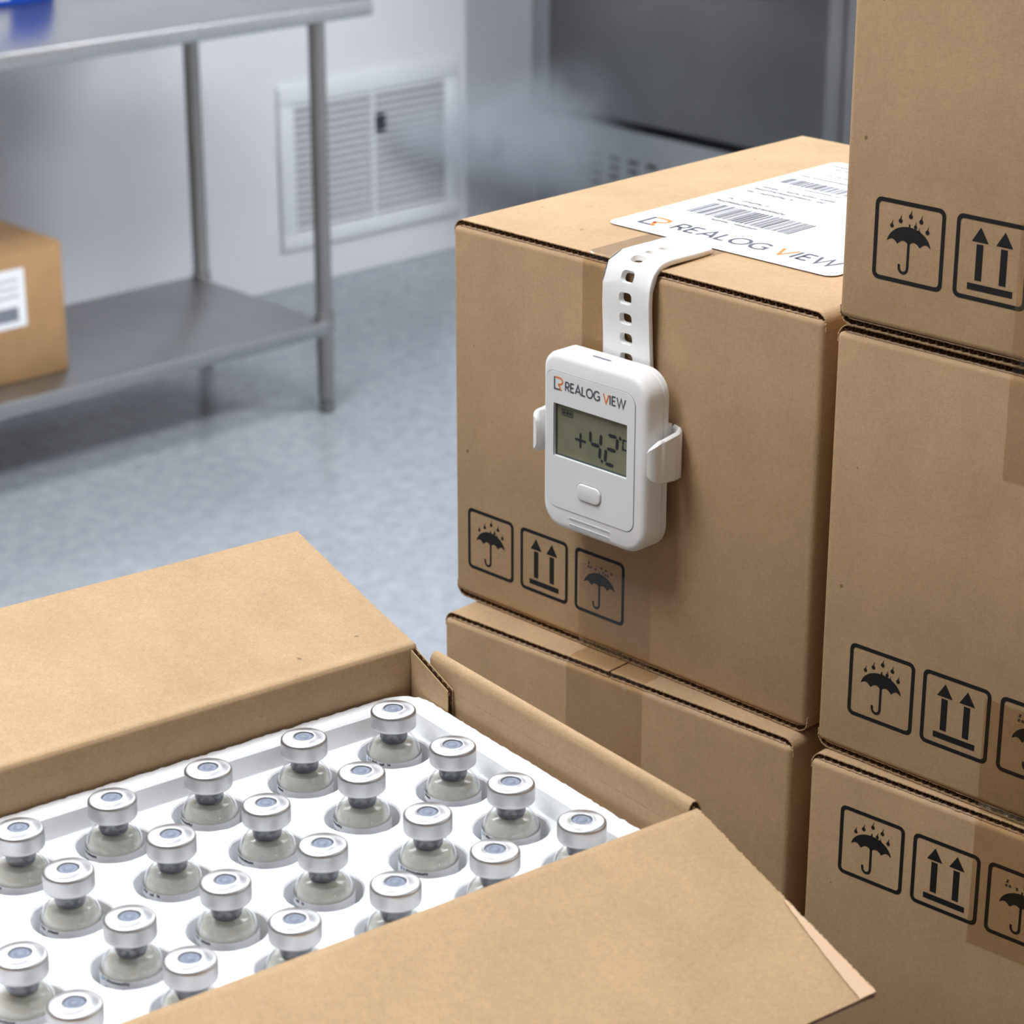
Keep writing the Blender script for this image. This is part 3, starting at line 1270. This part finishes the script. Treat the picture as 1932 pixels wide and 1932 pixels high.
def open_box():
    T = thing('open_cardboard_box', 'open kraft cardboard box with spread flaps holding the foam tray of vials', 'box', O_LOC, O_RZ)
    t = .003
    # walls: thin boxes, outer faces on the outline
    mb = MB()
    th = t
    zt = WH - .006
    mb.box(-th, 0, -LO, th, .0, WH - .0081)
    mb.box(WO, WO + th, -LO, th, .0, WH - .0091)
    mb.box(0, WO, 0, th, .0, WH - .0121)
    mb.box(-th, WO + th, -LO - th, -LO, .0, WH - .0121)
    mb.box(-th, WO + th, -LO - th, th, -.0, .003)
    w_ = mb.build('walls', CB_IN, T)
    # long flap behind, lifted a little
    def pl(p, q, y):
        return (p, y, WH + q)
    path = [(.0006, -.0080), (.0005, -.0035), (.0001, -.0012), (-.0009, .0002), (-.0024, .0008), (-.0060, .0012), (-.0140, .0030), (-.0500, .0112), (-.0955, .0222)]
    m_ = corrugated(path, -LO + .001, .0002, .003, pl, side=-1, jag=.0004)
    o = m_.build('rear_flap', [CB_IN, CB_EDGE, CB_CORE], T)
    auto_smooth(o, 50)
    # near flap folded out over the front wall, sloping down
    path = [(WO - .0006, -.0090), (WO - .0005, -.0035), (WO, -.0012), (WO + .0012, .0), (WO + .0040, -.0004), (WO + .0100, -.0022), (WO + .0500, -.0150), (WO + .0990, -.0302)]
    m_ = corrugated(path, -LO + .001, .0002, .003, pl, side=1, jag=.0004)
    o = m_.build('front_flap', [CB_IN, CB_EDGE, CB_CORE], T)
    auto_smooth(o, 50)
    # crushed pale rim along the outer half of the near flap's end
    mb = MB()
    rnd = random.Random(4)
    n = 40
    vs = []
    for k in range(n + 1):
        u = k / n
        x = WO + .052 + .0472 * u
        z = WH - .0156 - .0146 * u
        wdt = .0072 * u ** .8
        j = rnd.uniform(-.0003, .0003)
        vs += [(x, .0004 + j, z - .0022), (x, -.0006 + j, z + .0006), (x, -.0012 - wdt + rnd.uniform(-.0002, .0002), z + .0005)]
    fs = []
    for k in range(n):
        for c in range(2):
            fs.append((3 * k + c, 3 * k + c + 1, 3 * k + c + 4, 3 * k + c + 3))
    mb.add(vs, fs)
    mb.build('crushed_edge', CB_CRUSH, T)['label'] = 'pale crushed edge of the near flap'
    # short flap folded out and down over the right wall
    def pr(p, q, y):
        return (y, p, WH + q)
    r = .0030
    path = [(.0, -.012), (.0, -.0035)] + [(r - r * cos(radians(a)), -.0035 + 1.25 * r * sin(radians(a))) for a in (20, 45, 70, 90, 110, 135, 160)] + [(2 * r + .0006, -.0035), (2 * r + .0015, -.03), (2 * r + .004, -.085)]
    m_ = corrugated(path, .0105, WO - .0035, .0028, pr, side=1, jag=.0002)
    o = m_.build('side_flap', [CB_IN, CB_EDGE, CB_CORE], T)
    auto_smooth(o, 50)
    # short flap at the far left end, folded out as well
    path2 = [(-LO - p, q) for p, q in path]
    m_ = corrugated(path2, .004, WO - .0035, .0028, pr, side=-1, jag=.0002)
    auto_smooth(m_.build('side_flap', [CB_IN, CB_EDGE, CB_CORE], T), 50)
    # glue tab inside the corner, its free edges showing the flutes
    mb = MB()
    zc = WH
    outl = [(.0010, -.10), (.0282, -.10), (.0282, -.0105), (.0010, -.0012)]
    y0, y1 = -.0034, -.0004
    li = .0005
    for (a, b, mi) in ((y0, y0 + li, 0), (y1 - li, y1, 0)):
        vs = [(x, a, zc + z) for x, z in outl] + [(x, b, zc + z) for x, z in outl]
        mb.add(vs, [(0, 1, 2, 3), (7, 6, 5, 4)] + [(i, (i + 1) % 4, 4 + (i + 1) % 4, 4 + i) for i in range(4)], mi)
    # flute walls along the slanted and the upright edge
    def flute(pa, pb, inward):
        L = math.hypot(pb[0] - pa[0], pb[1] - pa[1])
        n_ = int(L / .0005)
        vs = []
        for k in range(n_ + 1):
            u = k / n_
            x = pa[0] + (pb[0] - pa[0]) * u
            z = pa[1] + (pb[1] - pa[1]) * u
            y = (y0 + y1) / 2 + (.0011) * sin(2 * pi * u * L / .0038)
            vs += [(x, y, zc + z), (x + inward[0], y, zc + z + inward[1])]
        mb.add(vs, [(2 * k, 2 * k + 1, 2 * k + 3, 2 * k + 2) for k in range(n_)], 1)
    flute((.0010, -.0013), (.0281, -.0106), (0, -.006))
    flute((.0281, -.0106), (.0281, -.099), (-.006, 0))
    mb.box(.0012, .0215, y0 + li, y1 - li, zc - .1, zc - .0175, 1)
    mb.build('glue_tab', [CB_IN, CB_CORE], T)
    return T


CB_CRUSH = mat('crushed_board_edge', (.72, .51, .34, 1), .9, spec=.1)
open_box()

# vial positions (x across, y along) in the open box frame, cap tops at VZ
VZ = WH - .0088
ROWS = {
    'back': [(.0303, -.0325), (.0303, -.0763), (.0308, -.1212), (.0306, -.1637), (.0312, -.2034)],
    'second': [(.0722, -.0319), (.0694, -.0740), (.0699, -.1182), (.0699, -.1598), (.0703, -.2027)],
    'third': [(.1120, -.0322), (.1130, -.0725), (.1098, -.1179), (.1118, -.1609), (.1138, -.2010), (.1134, -.2429)],
    'front': [(.1531, -.0292), (.1517, -.0690), (.1497, -.1122), (.1501, -.1552), (.1508, -.1977), (.1522, -.2422)],
}
ZD = VZ - .0205     # foam deck
ZR = VZ - .0115     # foam rim


def foam_tray():
    mb = MB()
    x0, x1 = .0135, .1705
    y1, y0 = -.0155, -LO + .016
    allv = [p for r in ROWS.values() for p in r]
    xb = [x0, .0512, .0912, .1318, x1]
    rnd = random.Random(9)
    NH = 40
    for ri, key in enumerate(('back', 'second', 'third', 'front')):
        vs_ = ROWS[key]
        xa, xb_ = xb[ri], xb[ri + 1]
        ys = [y1] + [(vs_[i][1] + vs_[i + 1][1]) / 2 for i in range(len(vs_) - 1)]
        ys.append(vs_[-1][1] - .0205)
        for i, (cx, cy) in enumerate(vs_):
            ya, yb = ys[i], ys[i + 1]       # ya > yb
            # square ring
            outer, inner, low = [], [], []
            for k in range(NH):
                a = 2 * pi * (k + .5) / NH
                dx, dy = cos(a), sin(a)
                kk = min(((xb_ - cx) / dx if dx > 0 else (xa - cx) / dx) if abs(dx) > 1e-6 else 9,
                         ((ya - cy) / dy if dy > 0 else (yb - cy) / dy) if abs(dy) > 1e-6 else 9)
                outer.append([cx + dx * kk, cy + dy * kk])
                r = .0151 + rnd.uniform(-.00018, .00018) + .0002 * sin(3 * a + i)
                inner.append((cx + dx * r, cy + dy * r))
            for qx in (xa, xb_):
                for qy in (ya, yb):
                    j = min(range(NH), key=lambda q: (outer[q][0] - qx) ** 2 + (outer[q][1] - qy) ** 2)
                    outer[j] = [qx, qy]
            vs = [(p[0], p[1], ZD) for p in outer]
            vs += [(p[0] + (p[0] - cx) * .035, p[1] + (p[1] - cy) * .035, ZD - .0001) for p in inner]
            vs += [(p[0], p[1], ZD - .0008) for p in inner]
            vs += [(p[0], p[1], ZD - .030) for p in inner]
            fs = [(q * NH + k, q * NH + (k + 1) % NH, (q + 1) * NH + (k + 1) % NH, (q + 1) * NH + k) for q in range(3) for k in range(NH)]
            fs.append(tuple(3 * NH + k for k in range(NH)))
            mb.add(vs, fs)
        # plain remainder of the row
        mb.add([(xa, ys[-1], ZD), (xb_, ys[-1], ZD), (xb_, y0, ZD), (xa, y0, ZD)], [(0, 1, 2, 3)])
    deck = None
    # rim: sloped inner step, rounded outer corner, crumbly outer edge
    def loop(x0_, x1_, y0_, y1_, r, z, jag=0, n=10):
        L = rrect(x0_, x1_, y0_, y1_, r, n)
        # subdivide straight parts
        out = []
        for a, b in zip(L, L[1:] + L[:1]):
            d = math.hypot(b[0] - a[0], b[1] - a[1])
            out.append((a, b, d))
        return out
    def dense(x0_, x1_, y0_, y1_, r, N=440):
        L = rrect(x0_, x1_, y0_, y1_, r, 12)
        pts = L + [L[0]]
        cum = [0]
        for a, b in zip(pts, pts[1:]):
            cum.append(cum[-1] + math.hypot(b[0] - a[0], b[1] - a[1]))
        out = []
        j = 0
        for k in range(N):
            s = cum[-1] * k / N
            while cum[j + 1] < s:
                j += 1
            u = (s - cum[j]) / max(1e-9, cum[j + 1] - cum[j])
            out.append((pts[j][0] + (pts[j + 1][0] - pts[j][0]) * u, pts[j][1] + (pts[j + 1][1] - pts[j][1]) * u))
        return out
    lv = []
    N = 440
    lv.append((dense(x0, x1, y0, y1, .0005), ZD, 0))
    lv.append((dense(x0 - .0002, x1 + .0002, y0 - .0002, y1 + .0002, .003), ZD + .0003, 0))
    lv.append((dense(x0 - .0022, x1 + .0022, y0 - .0022, y1 + .0022, .006), ZR - .0008, 0))
    lv.append((dense(x0 - .0032, x1 + .0032, y0 - .0032, y1 + .0032, .007), ZR, 0))
    lv.append((dense(.0016, WO - .0016, -LO + .002, -.0040, .015), ZR + .0004, .00035))
    lv.append((dense(.0012, WO - .0012, -LO + .0016, -.0036, .015), ZR - .0008, .0002))
    lv.append((dense(.0012, WO - .0012, -LO + .0016, -.0036, .015), ZR - .06, 0))
    vs = []
    for L, z, jg in lv:
        for x, y in L:
            jx = rnd.uniform(-jg, jg)
            vs.append((min(max(x + jx, .0008), WO - .0008), min(y + rnd.uniform(-jg, jg), -.0036), z + rnd.uniform(-jg, jg) * .6))
    mb.add(vs, [(j * N + i, j * N + (i + 1) % N, (j + 1) * N + (i + 1) % N, (j + 1) * N + i) for j in range(len(lv) - 1) for i in range(N)])
    T = mb.build('foam_tray', FOAM, None, loc=O_LOC, rot=(0, 0, O_RZ))
    tag(T, 'white expanded foam tray with round pockets for vials inside the open box', 'foam tray')
    # inner foam body support is hidden inside the carton: a base block so that the tray stands on the carton's floor
    m2 = MB()
    m2.box(.002, WO - .002, -LO + .003, -.004, .0035, ZD - .031)
    b = m2.build('foam_base', FOAM, T)
    return T


foam_tray()


# ---------------------------------------------------------------- vials
def vial_parts():
    P = {}
    n = 36
    # z measured down from the top of the cap
    mb = MB()
    prof = [(.0001, -.0462), (.0100, -.0462), (.0110, -.0457), (.0115, -.0445), (.0115, -.0216), (.01135, -.0200), (.0109, -.0182), (.0101, -.0163), (.0092, -.0148),
            (.0083, -.0136), (.0077, -.0126), (.0073, -.0116), (.0071, -.0104), (.0070, -.0090), (.0071, -.0082), (.0076, -.0076), (.0080, -.0070)]
    lathe(mb, prof, n)
    P['glass'] = mb.mesh('glass', [GLASS], True)
    mb = MB()
    prof = [(.0001, -.0455), (.0094, -.0453), (.0104, -.0445), (.0104, -.0218), (.01025, -.0203), (.0098, -.0186), (.0090, -.0169), (.0082, -.0157), (.0080, -.0155), (.0001, -.0155)]
    lathe(mb, prof, n)
    P['liquid'] = mb.mesh('liquid', [LIQUID], True)
    mb = MB()
    prof = [(.0058, -.0070), (.0058, -.0128), (.0055, -.0138), (.0051, -.0147), (.0001, -.0148)]
    lathe(mb, prof, 24)
    P['stopper'] = mb.mesh('stopper', [RUBBER2], True)
    # crimped cap with an opening
    mb = MB()
    prof = [(.0080, -.0081), (.0091, -.0082), (.00945, -.0079), (.0095, -.0070), (.0095, -.0020), (.0094, -.0013), (.0089, -.00075), (.0081, -.00045), (.0056, -.0001), (.0045, .0), (.0042, -.00005), (.0040, -.0003), (.0039, -.0010)]
    lathe(mb, prof, 48)
    P['cap'] = mb.mesh('crimp_cap', [ALU], True)
    mb = MB()
    prof = [(.0001, -.00045), (.0018, -.00045), (.0019, -.0007), (.0021, -.0007), (.0022, -.00045), (.0034, -.0005), (.0036, -.0008), (.0040, -.0009)]
    lathe(mb, prof, 32)
    P['septum'] = mb.mesh('septum', [RUBBER], True)
    mb = MB()
    a0, a1 = radians(-160), radians(150)
    m = 40
    vs = []
    for k in range(m + 1):
        a = a0 + (a1 - a0) * k / m
        for z in (-.0200, -.0420):
            vs.append((.01165 * cos(a), .01165 * sin(a), z))
    mb.add(vs, [(2 * k, 2 * k + 1, 2 * k + 3, 2 * k + 2) for k in range(m)])
    P['sleeve'] = mb.mesh('paper_sleeve', [PAPER], True)
    return P


VP = vial_parts()


def sleeve_print(seed):
    rnd = random.Random(seed)
    f = Flat()
    f.rect(-.0085, -.0075, -.0006, .0010, 1 if seed % 2 else 2)
    gibberish(f, -.0066, .0040, 0, .0013, .00030, 0, rnd)
    gibberish(f, -.0066, .0100, -.003, .0014, .00022, 0, rnd)
    mb = MB()
    R_ = .01172
    mb.add([(R_ * cos(x / R_), R_ * sin(x / R_), -.0214 + y) for x, y in f.p], f.f)
    mb.m = list(f.m)
    return mb.mesh('printed_text', [DARK_INK, BLUE_INK, CYAN_INK], False)


PRINTS = [sleeve_print(s) for s in range(4)]
ORD = ['first', 'second', 'third', 'fourth', 'fifth', 'sixth']
ROWTXT = {'back': 'in the row along the rear flap', 'second': 'in the second row from the rear flap', 'third': 'in the third row from the rear flap',
          'front': 'in the row half hidden by the near flap'}
rot = Matrix.Rotation(O_RZ, 3, 'Z')
vi = 0
for key in ('back', 'second', 'third', 'front'):
    for i, (x, y) in enumerate(ROWS[key]):
        p = O_LOC + rot @ Vector((x, y, VZ))
        base = p - Vector((0, 0, .0462))
        wd_ = {0: 'rightmost silver-capped vial', len(ROWS[key]) - 1: 'leftmost silver-capped vial'}.get(i, ORD[i] + ' silver-capped vial from the right')
        T = thing('vial', '%s %s' % (wd_, ROWTXT[key]), 'vial', base, random.uniform(-.3, .3), 'capped vials in the foam tray')
        dz = (0, 0, .0462)
        link('glass', VP['glass'], T, dz)
        link('liquid', VP['liquid'], T, dz)
        link('stopper', VP['stopper'], T, dz)
        c = link('crimp_cap', VP['cap'], T, dz)
        link('septum', VP['septum'], c)
        r_ = random.choice((-2.6, -1.9, -1.4, -.8, -2.2))
        s_ = link('paper_sleeve', VP['sleeve'], T, dz, (0, 0, r_))
        link('printed_text', PRINTS[vi % 4], s_)
        vi += 1

# ---------------------------------------------------------------- packing bench that carries the boxes
def bench():
    c = Vector((.18, 1.02, 0))
    T = thing('packing_bench', 'grey packing bench under the cardboard boxes, hidden behind them', 'bench', (c.x, c.y, 0), -radians(47))
    bevel_box('worktop', (-.36, .55, -.60, .40, BENCH - .035, BENCH - .0002), .003, WORKTOP, T)
    for sx in (-.31, .50):
        for sy in (-.50, .34):
            bevel_box('leg', (sx - .02, sx + .02, sy - .02, sy + .02, 0, BENCH - .0352), .003, STEEL, T)


bench()


# ---------------------------------------------------------------- room
def room():
    s0, s1, t0, t1 = -5.6, 2.25, -5.2, .756
    def slab(name, sa, sb, ta, tb, za, zb, m):
        mb = MB()
        mb.box(sa, sb, ta, tb, za, zb)
        o = mb.build(name, m, None, loc=FOOT, rot=(0, 0, ROTW))
        o['kind'] = 'structure'
        return o
    slab('floor', s0, s1, t0, t1, -.05, 0, FLOOR)
    slab('ceiling', s0, s1, t0, t1, CEIL, CEIL + .05, CEILM)
    slab('wall_right', s1, s1 + .1, t0, t1, 0, CEIL, WALL)
    slab('wall_left', s0 - .1, s0, t0, t1, 0, CEIL, WALL_WARM)
    slab('wall_front', s0, s1, t0 - .1, t0, 0, CEIL, WALL_WARM)
    # back wall: sandwich panels with fine joints
    mb = MB()
    mb.box(s0, s1, t1 + .003, t1 + .1, 0, CEIL)
    wb = mb.build('wall_back', WALL, None, loc=FOOT, rot=(0, 0, ROTW))
    wb['kind'] = 'structure'
    xs = [s0, -3.35, -2.25, -1.15, -.05 + .28, s1]
    for a, b in zip(xs, xs[1:]):
        m2 = MB()
        m2.box(a + .0015, b - .0015, t1, t1 + .0025, 0.002, CEIL)
        m2.build('panel', WALL, wb)
    # curved grey strip added to darken the wall towards the cabinet
    mb = MB()
    sc = 1.2928
    ra, rb = .235, .03
    n = 14
    vs = []
    for k in range(n + 1):
        a = .5 * pi * k / n
        # starts tangent to the wall, ends facing the room
        s = sc - ra + ra * sin(a)
        t = t1 - rb + rb * cos(a)
        vs += [(s, t, 0), (s, t, CEIL)]
    m = len(vs)
    vs += [(sc, t1, 0), (sc, t1, CEIL)]
    fs = [(2 * k, 2 * k + 1, 2 * k + 3, 2 * k + 2) for k in range(n)]
    mb.add(vs, fs)
    o = mb.build('shade_trim_1', SHADE_COVE, None, loc=FOOT, rot=(0, 0, ROTW), smooth=True)
    o['kind'] = 'structure'
    # lamps
    for i, (s, t, pw) in enumerate(LAMPS):
        T = thing('ceiling_light', ['flat white ceiling light panel above the packing bench', 'flat white ceiling light panel in the middle of the room', 'flat white ceiling light panel above the steel table',
                                    'flat white ceiling light panel in front of the refrigerator', 'added fill light panel on the ceiling to the right of the camera'][i],
                  'light', wp(s, t, CEIL - .04), ROTW, 'ceiling light panels')
        mb = MB()
        mb.box(-.62, .62, -.32, .32, .012, .0395)
        mb.build('frame', FRAME_W, T)
        mb = MB()
        mb.box(-.6, .6, -.3, .3, .004, .0118)
        mb.build('diffuser', DIFF, T)


DIFF = mat('lit_diffuser', (.9, .9, .9, 1), .5, emit=(.93, .965, 1, 1), es=6)
room()


def in_wall(name, label, cat, s, t, z=0, rz=0):
    return thing(name, label, cat, wp(s, t, z), ROTW + rz)


# ---------------------------------------------------------------- wall grille
def grille():
    f2s = 1.2928
    T = in_wall('wall_vent', 'white louvred air vent low on the back wall, leaking cold mist', 'air vent', f2s - .544, .756)
    # local x along the wall, y towards the wall (negative = into the room)
    xL, xR, zB, zT = -.2725, .2725, .093, .478
    iL, iR, iB, iT = -.231, .232, .134, .432
    d = .014
    for dims in ((xL, xR, -d, 0, iT, zT), (xL, xR, -d, 0, zB, iB), (xL, iL, -d, 0, iB, iT), (iR, xR, -d, 0, iB, iT)):
        bevel_box('frame_rail', dims, .003, FRAME_W, T, 2)
    mb = MB()
    mb.box(.000, .008, -d, -.001, iB, iT)
    mb.build('mullion', FRAME_W, T)
    mb = MB()
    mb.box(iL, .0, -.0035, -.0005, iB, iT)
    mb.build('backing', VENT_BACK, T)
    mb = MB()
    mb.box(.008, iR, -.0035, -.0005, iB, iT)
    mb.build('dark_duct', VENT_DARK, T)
    n = 17
    pit = (iT - iB) / n
    def slat(xa, xb, drop=.0085):
        m = MB()
        h = .0062
        m.add([(xa, -d + .002, -h / 2), (xb, -d + .002, -h / 2), (xb, -.004, h / 2), (xa, -.004, h / 2),
               (xa, -d + .001, -h / 2 + .002), (xb, -d + .001, -h / 2 + .002), (xb, -.0055, h / 2 + .002), (xa, -.0055, h / 2 + .002)],
              [(0, 1, 2, 3), (4, 7, 6, 5), (0, 4, 5, 1), (1, 5, 6, 2), (2, 6, 7, 3), (3, 7, 4, 0)])
        return m
    a = slat(iL, 0).build('slat', FRAME_W, T, loc=(0, 0, iB + pit * .5))
    b = slat(.008, iR).build('slat', FRAME_W, T, loc=(0, 0, iB + pit * .5))
    for k in range(1, n):
        for o in (a, b):
            # one opening is broken out near the middle of the right field
            c = o.copy()
            C.objects.link(c)
            c.location = (0, 0, iB + pit * (k + .5))
            c.parent = T
    # dark mist nozzle
    mb = MB()
    mb.box(.012, .038, -.018, -.004, .338, .374)
    mb.build('nozzle', VENT_DARK, T)['label'] = 'dark outlet in the grille'


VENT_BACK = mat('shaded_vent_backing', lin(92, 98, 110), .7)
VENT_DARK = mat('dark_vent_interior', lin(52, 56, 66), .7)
grille()


# ---------------------------------------------------------------- steel cabinet
def cabinet():
    f2s = 1.2928
    # local x along -AA (left to right in view), y along BB (depth)
    T = thing('steel_refrigerator', 'dark stainless steel refrigerator standing against the back wall behind the boxes', 'refrigerator', wp(f2s, .756 - .004, 0), ROTW - pi / 2)
    W = .962
    D = .70
    bevel_box('body', (0, W, .03, D, .06, 2.0), .006, STEEL_D, T)
    for x in (.06, W - .06):
        for y in (.1, D - .08):
            mb = MB()
            lathe(mb, [(.02, 0), (.02, .005), (.014, .008), (.014, .0598)], 16, cx=x, cy=y, close_bot=True)
            mb.build('foot', BLACKR, T)
    bevel_box('door', (.004, W - .004, -.028, .028, .337, 1.96), .006, STEEL_D, T)
    bevel_box('door_edge', (.004, .075, -.030, -.0285, .337, 1.96), .0005, STEEL_P, T)
    mb = MB()
    mb.box(W - .09, W - .065, -.075, -.055, .9, 1.35)
    for z in (.93, 1.3):
        mb.box(W - .085, W - .07, -.06, -.0285, z, z + .02)
    mb.build('door_handle', STEEL, T)
    mb = MB()
    mb.box(.004, W - .004, .004, .029, .30, .3365)
    mb.build('shadow_gap', BLACKR, T)
    # perforated panel below: cells with rectangular openings
    x0, x1, z0, z1 = .004, W - .004, .075, .312
    c0, c1, pw_ = .190, .830, .064
    r0, rows_, ph = .112, 6, .0225
    mb = MB()
    yf, yb_ = -.012, .010
    ztop = r0 + rows_ * ph
    mb.box(x0, x1, yf, yb_, ztop, z1)
    mb.box(x0, x1, yf, yb_, z0, r0)
    mb.box(x0, c0, yf, yb_, r0, ztop)
    mb.box(c0 + 10 * pw_, x1, yf, yb_, r0, ztop)
    for c in range(10):
        for r in range(rows_):
            a, b = c0 + c * pw_, c0 + (c + 1) * pw_
            za, zb = r0 + r * ph, r0 + (r + 1) * ph
            m_ = .013
            n_ = .0066
            mb.box(a, a + m_, yf, yb_, za, zb)
            mb.box(b - m_, b, yf, yb_, za, zb)
            mb.box(a + m_, b - m_, yf, yb_, za, za + n_)
            mb.box(a + m_, b - m_, yf, yb_, zb - n_, zb)
    mb.build('vent_panel', STEEL_P, T)['label'] = 'lighter perforated lower panel'
    mb = MB()
    mb.box(x0 + .1, x1 - .1, .012, .029, z0, z1)
    mb.build('dark_interior', BLACKR, T)


cabinet()


# ---------------------------------------------------------------- steel table
def tube(mb, x, y, z0, z1, r, n=24):
    lathe(mb, [(r, z0), (r, z1)], n, cx=x, cy=y, close_bot=True, close_top=True)


def steel_table():
    T = in_wall('steel_table', 'stainless steel work table with a lower shelf on tubular legs', 'table', 0, 0)
    Lw = 1.75
    tops = bevel_box('tabletop', (-Lw - .12, .118, -.030, .52, .783, .814), .004, STEEL_TOP, T, 3)
    mb = MB()
    for y in (.06, .40):
        mb.box(-Lw - .05, .03, y - .02, y + .02, .768, .7828)
    mb.build('under_frame', STEEL, T)
    for x in (0, -Lw):
        for y in (0, .41):
            mb = MB()
            tube(mb, x, y, .030, .7826, .0165)
            leg = mb.build('leg', STEEL, T, smooth=False)
            auto_smooth(leg, 40)
            mb = MB()
            lathe(mb, [(.0125, 0), (.0155, .003), (.0155, .018), (.0135, .024), (.0135, .0299)], 20, cx=x, cy=y, close_bot=True, close_top=True)
            auto_smooth(mb.build('foot', FOOTM, leg), 40)
            mb = MB()
            lathe(mb, [(.0166, .168), (.0195, .170), (.0195, .205), (.0166, .207)], 24, cx=x, cy=y)
            auto_smooth(mb.build('shelf_collar', STEEL, leg), 40)
    bevel_box('lower_shelf', (-Lw - .02, -.004, -.022, .43, .165, .195), .004, STEEL_SHELF, T, 2)
    return T


FOOTM = mat('dark_plastic_foot', lin(95, 97, 100), .5)
steel_table()


def shelf_box():
    T = in_wall('cardboard_box', 'small tan cardboard box with a white label on the steel table shelf', 'box', -.555, .063, .1952)
    wd, dp, ht = .34, .27, .247
    b = bevel_box('body', (-wd, 0, 0, dp, 0, ht - .003), .004, CB_FAR, T, 2)
    for a, c in ((-wd, -wd / 2 - .001), (-wd / 2 + .001, 0)):
        bevel_box('top_flap', (a, c, .001, dp - .001, ht - .0029, ht), .001, CB_FAR, T, 1)
    mb = MB()
    mb.box(-.172 + .0, -.083, -.0008, -.0001, .104, .212)
    l = mb.build('paper_label', PAPER, T)
    r = random.Random(2)
    f = Flat()
    for z in (.19, .175, .16):
        gibberish(f, -.165, -.10, z, .007, .0012, 0, r)
    f.rect(-.160, -.100, .116, .142)
    f.build('printed_text', MID_INK, l, lambda x, z: (x, -.0009, z))
    return T


shelf_box()


def blue_carton():
    T = in_wall('blue_carton', 'blue and white carton on top of the steel table, cut off by the frame', 'box', -.335, .375, .8142)
    b = bevel_box('body', (-.30, 0, 0, .12, 0, .16), .003, BLUEC, T, 2)
    mb = MB()
    mb.box(-.20, -.098, -.0006, -.0001, .012, .12)
    mb.build('paper_label', PAPER, T)


BLUEC = mat('blue_card', lin(20, 80, 200), .45)
blue_carton()


# ---------------------------------------------------------------- cold mist drifting from the vent
def mist():
    m = bpy.data.materials.new('cold_mist')
    m.use_nodes = True
    t = m.node_tree
    t.nodes.clear()
    out = t.nodes.new('ShaderNodeOutputMaterial')
    vol = t.nodes.new('ShaderNodeVolumePrincipled')
    vol.inputs['Color'].default_value = (.90, .94, 1, 1)
    vol.inputs['Anisotropy'].default_value = .1
    t.links.new(vol.outputs[0], out.inputs['Volume'])
    tc = t.nodes.new('ShaderNodeTexCoord')
    sep = t.nodes.new('ShaderNodeSeparateXYZ')
    t.links.new(tc.outputs['Object'], sep.inputs[0])

    def M(op, a, b=None, c=None):
        x = t.nodes.new('ShaderNodeMath')
        x.operation = op
        for i, v in enumerate((a, b, c)):
            if v is None:
                continue
            if isinstance(v, (int, float)):
                x.inputs[i].default_value = v
            else:
                t.links.new(v, x.inputs[i])
        return x.outputs[0]
    X, Y, Z = sep.outputs
    # plume axis: starts at x=.03,y=-.03,z=.35 and drifts along +x, into the room and slightly down
    L = .52
    u = M('DIVIDE', M('SUBTRACT', X, .02), L)
    uc = M('MINIMUM', M('MAXIMUM', u, 0.0), 1.0)
    cy = M('MULTIPLY_ADD', uc, -.20, -.035)
    cz = M('MULTIPLY_ADD', uc, -.06, .335)
    rad = M('MULTIPLY_ADD', uc, .20, .055)
    dy = M('SUBTRACT', Y, cy)
    dz = M('SUBTRACT', Z, cz)
    dd = M('DIVIDE', M('SQRT', M('ADD', M('MULTIPLY', dy, dy), M('MULTIPLY', dz, dz))), rad)
    body = M('MAXIMUM', M('SUBTRACT', 1.0, dd), 0.0)
    body = M('POWER', body, 1.6)
    # soft start and end
    st = M('MINIMUM', M('MAXIMUM', M('MULTIPLY', u, 14.0), 0.0), 1.0)
    en = M('MINIMUM', M('MAXIMUM', M('MULTIPLY', M('SUBTRACT', 1.3, u), 3.0), 0.0), 1.0)
    nz = t.nodes.new('ShaderNodeTexNoise')
    nz.inputs['Scale'].default_value = 9
    nz.inputs['Detail'].default_value = 4
    nz.inputs['Distortion'].default_value = .6
    t.links.new(tc.outputs['Object'], nz.inputs['Vector'])
    nn = M('MAXIMUM', M('MULTIPLY_ADD', nz.outputs['Fac'], 2.3, -.5), 0.0)
    dens = M('MULTIPLY', M('MULTIPLY', M('MULTIPLY', body, st), M('MULTIPLY', en, nn)), 24.0)
    t.links.new(dens, vol.inputs['Density'])
    mb = MB()
    mb.box(.0, .508, -.42, -.026, .06, .62)
    o = mb.build('cold_mist', m, None, loc=wp(1.2928 - .544, .756), rot=(0, 0, ROTW))
    tag(o, 'pale cold mist drifting from the wall vent towards the refrigerator', 'mist', kind='stuff')


mist()
